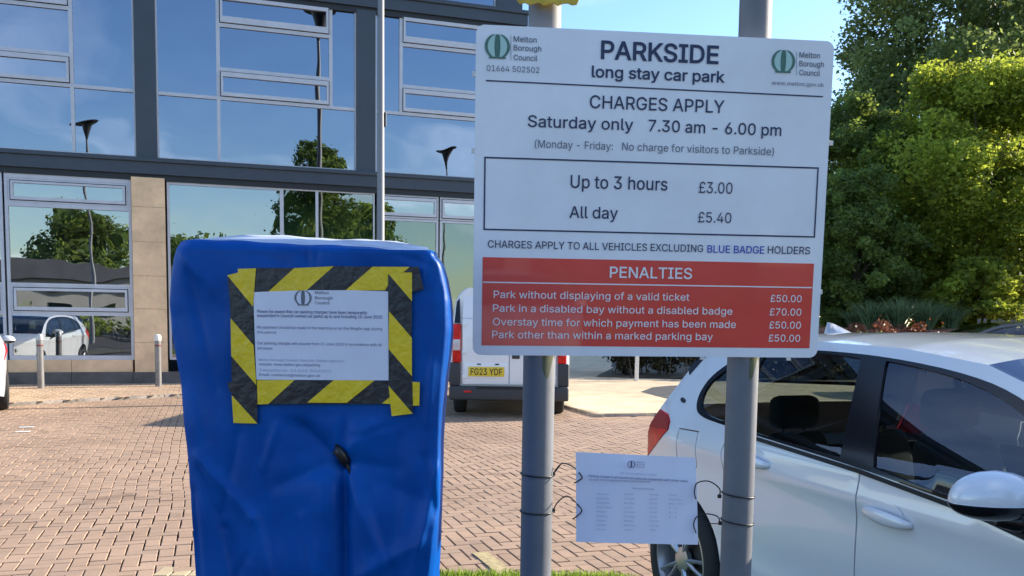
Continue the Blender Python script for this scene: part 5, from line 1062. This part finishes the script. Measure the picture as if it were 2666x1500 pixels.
def tie(parent_label, pts, px_, z0, z1_, tail, nm='cable_tie', gp='black cable ties holding the hanging notice'):
    pyy = 2.432 if px_ < .3 else 2.495; r = empty(nm, (px_, pyy, z0)); m = MB()
    ring = [(.0445 * math.cos(a), .0445 * math.sin(a), (z1_ - z0) * (math.cos(a) * .5 + .5)) for a in [2 * math.pi * k / 28 for k in range(28)]]
    m.tube(ring, .0022, 6, closed=True); m.obj('strap', MT['black'], r, smooth=True)
    o = Vector((px_, pyy, z0)); MB().tube([Vector(p) - o for p in pts], .0018, 6).obj('loop', MT['black'], r, smooth=True)
    h = Vector(pts[0]) - o; MB().box(h.x - .005, h.x + .005, h.y - .004, h.y + .004, h.z - .005, h.z + .005, bev=.001).obj('locking_head', MT['black'], r)
    if tail: MB().tube([Vector(p) - o for p in tail], .0014, 6).obj('tail', MT['black'], r, smooth=True)
    return tag(r, parent_label, 'cable tie', gp)
def hw(x, y, d=-.01): return on_plane(x, y, HC + HNv * d, HNv)
PY = Vector((0, 2.43, 0)); pw = lambda x, y: on_plane(x, y, PY, Vector((0, 1, 0)))
LX, RX = PX, on_plane(1915, 1480, Vector((0, 2.495, 0)), Vector((0, 1, 0))).x
def curve(pts, n=6):
    out = []
    for i in range(len(pts) - 1):
        p0, p1, p2, p3 = pts[max(0, i - 1)], pts[i], pts[i + 1], pts[min(len(pts) - 1, i + 2)]
        for k in range(n):
            t_ = k / n; out.append(0.5 * ((2 * p1) + (p2 - p0) * t_ + (2 * p0 - 5 * p1 + 4 * p2 - p3) * t_ * t_ + (3 * p1 - p0 - 3 * p2 + p3) * t_ ** 3))
    return out + [pts[-1]]
zt = lambda x, y: pw(x, y).z
tie('upper cable tie on the left post, its tail pointing up', curve([pw(1440, 1234), pw(1463, 1207), pw(1494, 1217), hw(1514, 1240), hw(1512, 1248), hw(1495, 1258)]), LX, zt(1360, 1232), zt(1436, 1238), [pw(1440, 1236), pw(1464, 1204)])
tie('lower cable tie on the left post, bent into a peak', curve([pw(1440, 1330), pw(1452, 1308), pw(1478, 1292), hw(1511, 1322), hw(1512, 1335), hw(1491, 1352)]), LX, zt(1360, 1330), zt(1436, 1332), None)
tie('upper cable tie on the right post, looped to the sheet', curve([pw(1873, 1292), pw(1873, 1272), pw(1845, 1253), hw(1815, 1258), hw(1808, 1280), hw(1812, 1300)]), RX, zt(1875, 1294), zt(1955, 1304), None)
tie('lower cable tie on the right post, in front of the car wheel', curve([pw(1875, 1362), pw(1868, 1345), pw(1840, 1338), hw(1815, 1345), hw(1806, 1365), hw(1812, 1388)]), RX, zt(1875, 1365), zt(1955, 1376), [pw(1875, 1364), pw(1822, 1362)])

# ------------------------------------------------------------------ blue cover over the ticket machine
YAW = -.06
CA = Matrix.Rotation(YAW, 3, 'Z'); CO = Vector((-.415, 2.02, 0)); CN = CA.col[1].copy()
def cp(x, y):
    q = on_plane(x, y, CO, CN) - CO; return (q.dot(CA.col[0]), q.z)
K = 1.0353
Lp = [(436, 622), (428, 650), (421, 700), (417, 760), (422, 830), (434, 900), (446, 960), (454, 1040), (462, 1120), (467, 1200), (473, 1300), (479, 1400), (484, 1460)]
Rp = [(1096, 640), (1112, 660), (1122, 700), (1131, 760), (1133, 830), (1128, 900), (1122, 960), (1117, 1040), (1115, 1120), (1116, 1200), (1112, 1300), (1106, 1400), (1100, 1460)]
Lq = [cp(x * K, y * K) for x, y in Lp][::-1]; Rq = [cp(x * K, y * K) for x, y in Rp][::-1]
ztop = cp(760 * K, 648)[1]
lx = lambda z_: float(np.interp(z_, [p[1] for p in Lq], [p[0] for p in Lq])); rx_ = lambda z_: float(np.interp(z_, [p[1] for p in Rq], [p[0] for p in Rq]))
vn = np.random.default_rng(5)
nwv = [(vn.uniform(-1, 1), vn.uniform(-1, 1), vn.uniform(0, 6.28), vn.uniform(6, 22)) for _ in range(10)]
def seg(x, z_, ax_, az, bx_, bz):
    t_ = max(0, min(1, ((x - ax_) * (bx_ - ax_) + (z_ - az) * (bz - az)) / ((bx_ - ax_) ** 2 + (bz - az) ** 2))); dx_, dz = x - ax_ - t_ * (bx_ - ax_), z_ - az - t_ * (bz - az)
    return math.hypot(dx_, dz), t_
FOLDS = []   # pixel polyline ends, width, depth (positive = pushed in)
for (a, b, wdt, dp) in (((868, 1060), (862, 1170), .012, .010), ((862, 1170), (866, 1500), .015, .030), ((905, 1200), (930, 1500), .030, -.008), ((815, 1200), (800, 1500), .030, -.009), ((660, 1100), (700, 1500), .020, .007), ((1000, 1100), (985, 1500), .022, .006), ((722, 1035), (850, 1165), .022, .020), ((845, 1165), (960, 1040), .030, -.010),
                        ((495, 1150), (640, 1300), .016, -.012), ((640, 1300), (700, 1500), .018, -.014), ((560, 1290), (620, 1500), .025, .012), ((870, 1250), (780, 1140), .025, .010),
                        ((1060, 1360), (900, 1450), .020, -.010), ((1100, 1180), (1040, 1450), .016, -.016), ((880, 1180), (1060, 1260), .035, .010), ((470, 640), (560, 760), .018, -.004), ((770, 620), (775, 680), .012, .008), ((800, 620), (792, 680), .008, .005), ((1110, 700), (1085, 900), .015, .006), ((440, 800), (520, 1100), .020, .006), ((850, 1160), (700, 1220), .018, .008), ((870, 1160), (1000, 1180), .018, .006),
  ((455, 640), (500, 700), .007, -.005), ((470, 690), (545, 980), .010, .006), ((1085, 650), (1045, 760), .008, -.005), ((1100, 760), (1075, 1060), .010, -.006), ((600, 1090), (560, 1290), .012, .006), ((700, 1060), (660, 1180), .009, -.005),
  ((500, 1180), (560, 1330), .010, .008), ((560, 1330), (600, 1500), .010, .010), ((930, 1230), (1010, 1500), .012, .007), ((1070, 1150), (1095, 1300), .009, .008), ((1095, 1300), (1070, 1500), .010, -.010), ((760, 1300), (800, 1500), .012, -.007), ((480, 1240), (500, 1500), .012, .014), ((890, 1100), (1010, 1060), .010, .005), ((870, 1190), (960, 1400), .014, -.008), ((620, 1400), (560, 1500), .010, .006), ((1000, 640), (1090, 670), .006, .004), ((640, 640), (720, 660), .008, .003)):
    FOLDS.append((cp(a[0] * K, a[1] * K), cp(b[0] * K, b[1] * K), wdt, dp))
NB = [cp(560 * K, 680 * K), cp(1080 * K, 1085 * K)]     # flat area behind the notice
def disp(x, z_):
    d = 0.0
    for (a, b, wdt, dp) in FOLDS:
        ds, t_ = seg(x, z_, *a, *b); d += dp * (.55 * math.exp(-(ds / wdt) ** 2) + .38 * math.exp(-ds / (wdt * .6))) * (0.45 + .55 * math.sin(math.pi * min(1, max(0, .15 + .7 * t_))))
    for kx, kz, ph, fq in nwv: d += .0011 * math.sin((kx * x + kz * z_) * fq * 2 + ph)
    ax_ = min(1, max(0, (x - NB[0][0]) / .03)) * min(1, max(0, (NB[1][0] - x) / .03)); az = min(1, max(0, (z_ - NB[1][1]) / .03)) * min(1, max(0, (NB[0][1] - z_) / .02))
    d = d * (1 - .93 * ax_ * az); low = max(0, min(1, (1.36 - z_) / .3)); xm = (lx(z_) + rx_(z_)) / 2; hwid = (rx_(z_) - lx(z_)) / 2
    q = abs((x - xm) / hwid); d += .014 * max(0, (q - .86) / .14) ** 2 + low * .004 * math.cos((x - xm) * 18)
    return d
V = []; rows_n = 120; zb = -.0; zlist = list(np.linspace(0.02, .75, 16)) + list(np.linspace(.77, ztop, rows_n))
nf, nsd = 130, 24; DEPTH = .34
def ring_at(z_, kx=1.0, lift=0.0, inset=0.0):
    a, b = lx(z_), rx_(z_); m_ = (a + b) / 2; a = m_ + (a - m_) * kx; b = m_ + (b - m_) * kx; pts = []
    ch = .018 + .035 * max(0, min(1, (1.15 - z_) / .4))
    for i in range(nf + 1):
        x = a + .002 + (b - a - .002 - ch * .6) * i / nf; pts.append((x, disp(x, z_) + inset, z_ + lift * 0))
    for i in range(1, nsd):
        t_ = i / nsd; w_ = .012 * math.sin(z_ * 9 + 3 * t_) * (1 - t_); pts.append((b - .0 + w_ * .4 - .02 * t_ - ch * .6 * max(0, 1 - t_ * 6), .045 + inset + (DEPTH - .045) * t_, z_)) if False else pts.append((b + w_ * .4 - .055 * t_ - ch * .6 * max(0, 1 - t_ * 6), .045 + inset + (DEPTH - .045) * t_, z_))
    for i in range(nsd): t_ = i / nsd; pts.append((b - .055 + (a - b + .075) * t_, DEPTH + .01 * math.sin(3.14 * t_), z_))
    for i in range(1, nsd):
        t_ = i / nsd; pts.append((a + .02 * (1 - t_), DEPTH + (.03 - DEPTH) * t_, z_))
    return pts
for z_ in zlist: V.append(ring_at(z_))
nr = len(V[0])
# rounded shoulder then a top that rises gently to the back
def capring(k, f_):
    base = ring_at(ztop); m_ = (lx(ztop) + rx_(ztop)) / 2; out = []
    for (x, y, z_) in base:
        sx = m_ + (x - m_) * (1 - k * .06); sy = y + (k * .03) * (1 - y / DEPTH * 1.4); wob = .0018 * math.sin(x * 23) + .001 * math.sin(x * 61 + 1) - .020 * max(0, (x - m_) / .3) ** 3
        edge = max(0.0, abs(x - m_) / .31 - .86) * .10
        out.append((sx, sy, ztop + f_ + wob * k + (.036 * (y / DEPTH)) * k - edge * .4 * k - .010 * (x - m_) / .31))
    return out
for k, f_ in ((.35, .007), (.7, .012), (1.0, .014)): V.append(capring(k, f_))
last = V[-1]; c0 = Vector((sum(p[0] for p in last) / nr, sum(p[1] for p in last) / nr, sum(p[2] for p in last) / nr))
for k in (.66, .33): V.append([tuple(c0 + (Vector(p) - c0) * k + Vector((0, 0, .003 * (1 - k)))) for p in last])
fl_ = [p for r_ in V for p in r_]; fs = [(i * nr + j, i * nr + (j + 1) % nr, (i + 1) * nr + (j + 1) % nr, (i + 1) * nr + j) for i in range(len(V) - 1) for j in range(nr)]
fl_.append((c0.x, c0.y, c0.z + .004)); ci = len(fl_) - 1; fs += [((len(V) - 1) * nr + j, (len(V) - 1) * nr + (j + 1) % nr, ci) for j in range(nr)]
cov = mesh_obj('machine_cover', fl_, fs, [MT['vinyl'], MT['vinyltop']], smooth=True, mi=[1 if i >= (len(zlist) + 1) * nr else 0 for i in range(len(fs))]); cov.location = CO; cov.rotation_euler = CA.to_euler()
bm = bmesh.new(); bm.from_mesh(cov.data); bmesh.ops.recalc_face_normals(bm, faces=bm.faces); bm.to_mesh(cov.data); bm.free()
tag(cov, 'bright blue vinyl cover shrouding a ticket machine, pinched together below the taped notice', 'cover')
a = cp(852 * K, 1118 * K); b = cp(868 * K, 1172 * K); dd_ = disp(a[0], a[1])
MB().tube([(a[0] - .006, dd_ + .004, a[1]), (a[0], dd_ - .004, (a[1] * .7 + b[1] * .3)), (b[0] - .004, disp(*b) - .010, b[1] + .012), (b[0], disp(*b) - .006, b[1] - .006)], [.004, .011, .015, .006], 10).obj('tie_knot', MT['black'], cov, smooth=True)
MB().tube([(b[0] - .03, disp(b[0] - .03, b[1]) - .001, b[1] + .030), (b[0] - .004, disp(*b) - .012, b[1] + .010), (b[0] + .012, disp(b[0] + .012, b[1]) - .002, b[1] - .022)], .004, 8).obj('cord', MT['black'], cov, smooth=True)

# notice with hazard tape
NO = CO + CN * -.0065
nt_ = empty('taped_notice', NO); nt_.rotation_euler = CA.to_euler(); tag(nt_, 'white council notice framed with black and yellow hazard tape on the blue cover', 'notice')
def np_(x, y):
    q = on_plane(580 + x * .3037, 680 + y * .3037, NO, CN) - NO; return (q.dot(CA.col[0]), q.z)
def strip_(name, black, yellows, y):
    o = poly_xz(nt_, name, [np_(*p) for p in black], y, MT['tapeblack'], .0006)
    for pl_ in yellows: poly_xz(o, 'yellow_stripe', [np_(*p) for p in pl_], y - .0005, MT['tapeyellow'])
    return o
strip_('tape_strip', [(40, 1040), (290, 1022), (1430, 1030), (1690, 1036), (1686, 1238), (1632, 1240), (1420, 1222), (295, 1226), (60, 1120)], [[(295, 1020), (618, 1018), (392, 1225), (300, 1228)], [(955, 1018), (1305, 1020), (1065, 1214), (725, 1212)], [(1365, 1220), (1440, 1160), (1440, 1225)], [(1622, 1035), (1690, 1037), (1686, 1237), (1632, 1240)]], -.0008)
strip_('tape_strip', [(250, 60), (620, 58), (950, 44), (1680, 48), (1700, 140), (1722, 240), (1640, 262), (262, 268)], [[(615, 60), (952, 45), (720, 250), (385, 268)], [(1285, 48), (1604, 50), (1422, 200), (1392, 250), (1052, 252)]], -.0010)
strip_('tape_strip', [(42, 120), (135, 98), (132, 66), (288, 64), (262, 300), (270, 700), (292, 1060), (300, 1390), (95, 1386), (80, 1150), (72, 500), (60, 300)], [[(42, 122), (135, 98), (132, 66), (288, 63), (262, 390)], [(70, 488), (268, 722), (292, 1064), (76, 812)], [(80, 1148), (300, 1391), (95, 1387)]], -.0022)
strip_('tape_strip', [(1418, 112), (1560, 98), (1622, 100), (1622, 650), (1630, 1306), (1450, 1328), (1424, 1060)], [[(1424, 112), (1560, 98), (1624, 98), (1624, 345)], [(1428, 430), (1623, 658), (1623, 985), (1423, 752)], [(1424, 1068), (1630, 1306), (1450, 1328)]], -.0024)
pp = poly_xz(nt_, 'paper', [np_(*p) for p in ((262, 266), (720, 250), (1100, 250), (1422, 260), (1427, 1022), (290, 1016), (276, 640))], -.0016, MT['paper'], .0003)
YN = -.0022
def nt2(s, x0, y0, x1, cap, m='ink', off_=0.0, dy_=6):
    a = np_(x0, y0); b = np_(x1, y0 + dy_ * (x1 - x0) / 1000); k = abs(np_(x0, y0 - cap)[1] - a[1]); lettering(pp, s, a[0], b[0], (a[1] + b[1]) / 2, k, MT[m], off_, YN)
a = np_(690, 315); b = np_(755, 315); emblem(pp, a[0], a[1], abs(b[0] - a[0]), .0165, YN + .0002, 'grey_print', 'paper')
for s, y_, e_ in (('Melton', 282, 912), ('Borough', 328, 944), ('Council', 370, 918)): nt2(s, 792, y_, e_, 26, 'grey_print', .01)
nt2('Please be aware that car parking charges have been temporarily', 296, 446, 1240, 26, 'ink', .015); nt2('suspended in Council owned car parks up to and including 10 June 2020', 296, 482, 1368, 26, 'ink', .015)
nt2('No payment should be made in the machine or on the RingGo app during', 298, 582, 1368, 24); nt2('this period.', 298, 620, 466, 22)
nt2('Car parking charges will resume from 11 June 2020 in accordance with all', 298, 718, 1365, 24); nt2('tariffs displayed.', 298, 756, 430, 20)
nt2('Melton Borough Council, Parkside, Station Approach', 308, 858, 1045, 20, 'inklight'); nt2('website: www.melton.gov.uk/parking', 312, 896, 836, 22); nt2('Telephone: 01664 502502', 314, 946, 930, 20, 'inklight'); nt2('Email: contactus@melton.gov.uk', 316, 986, 838, 22)
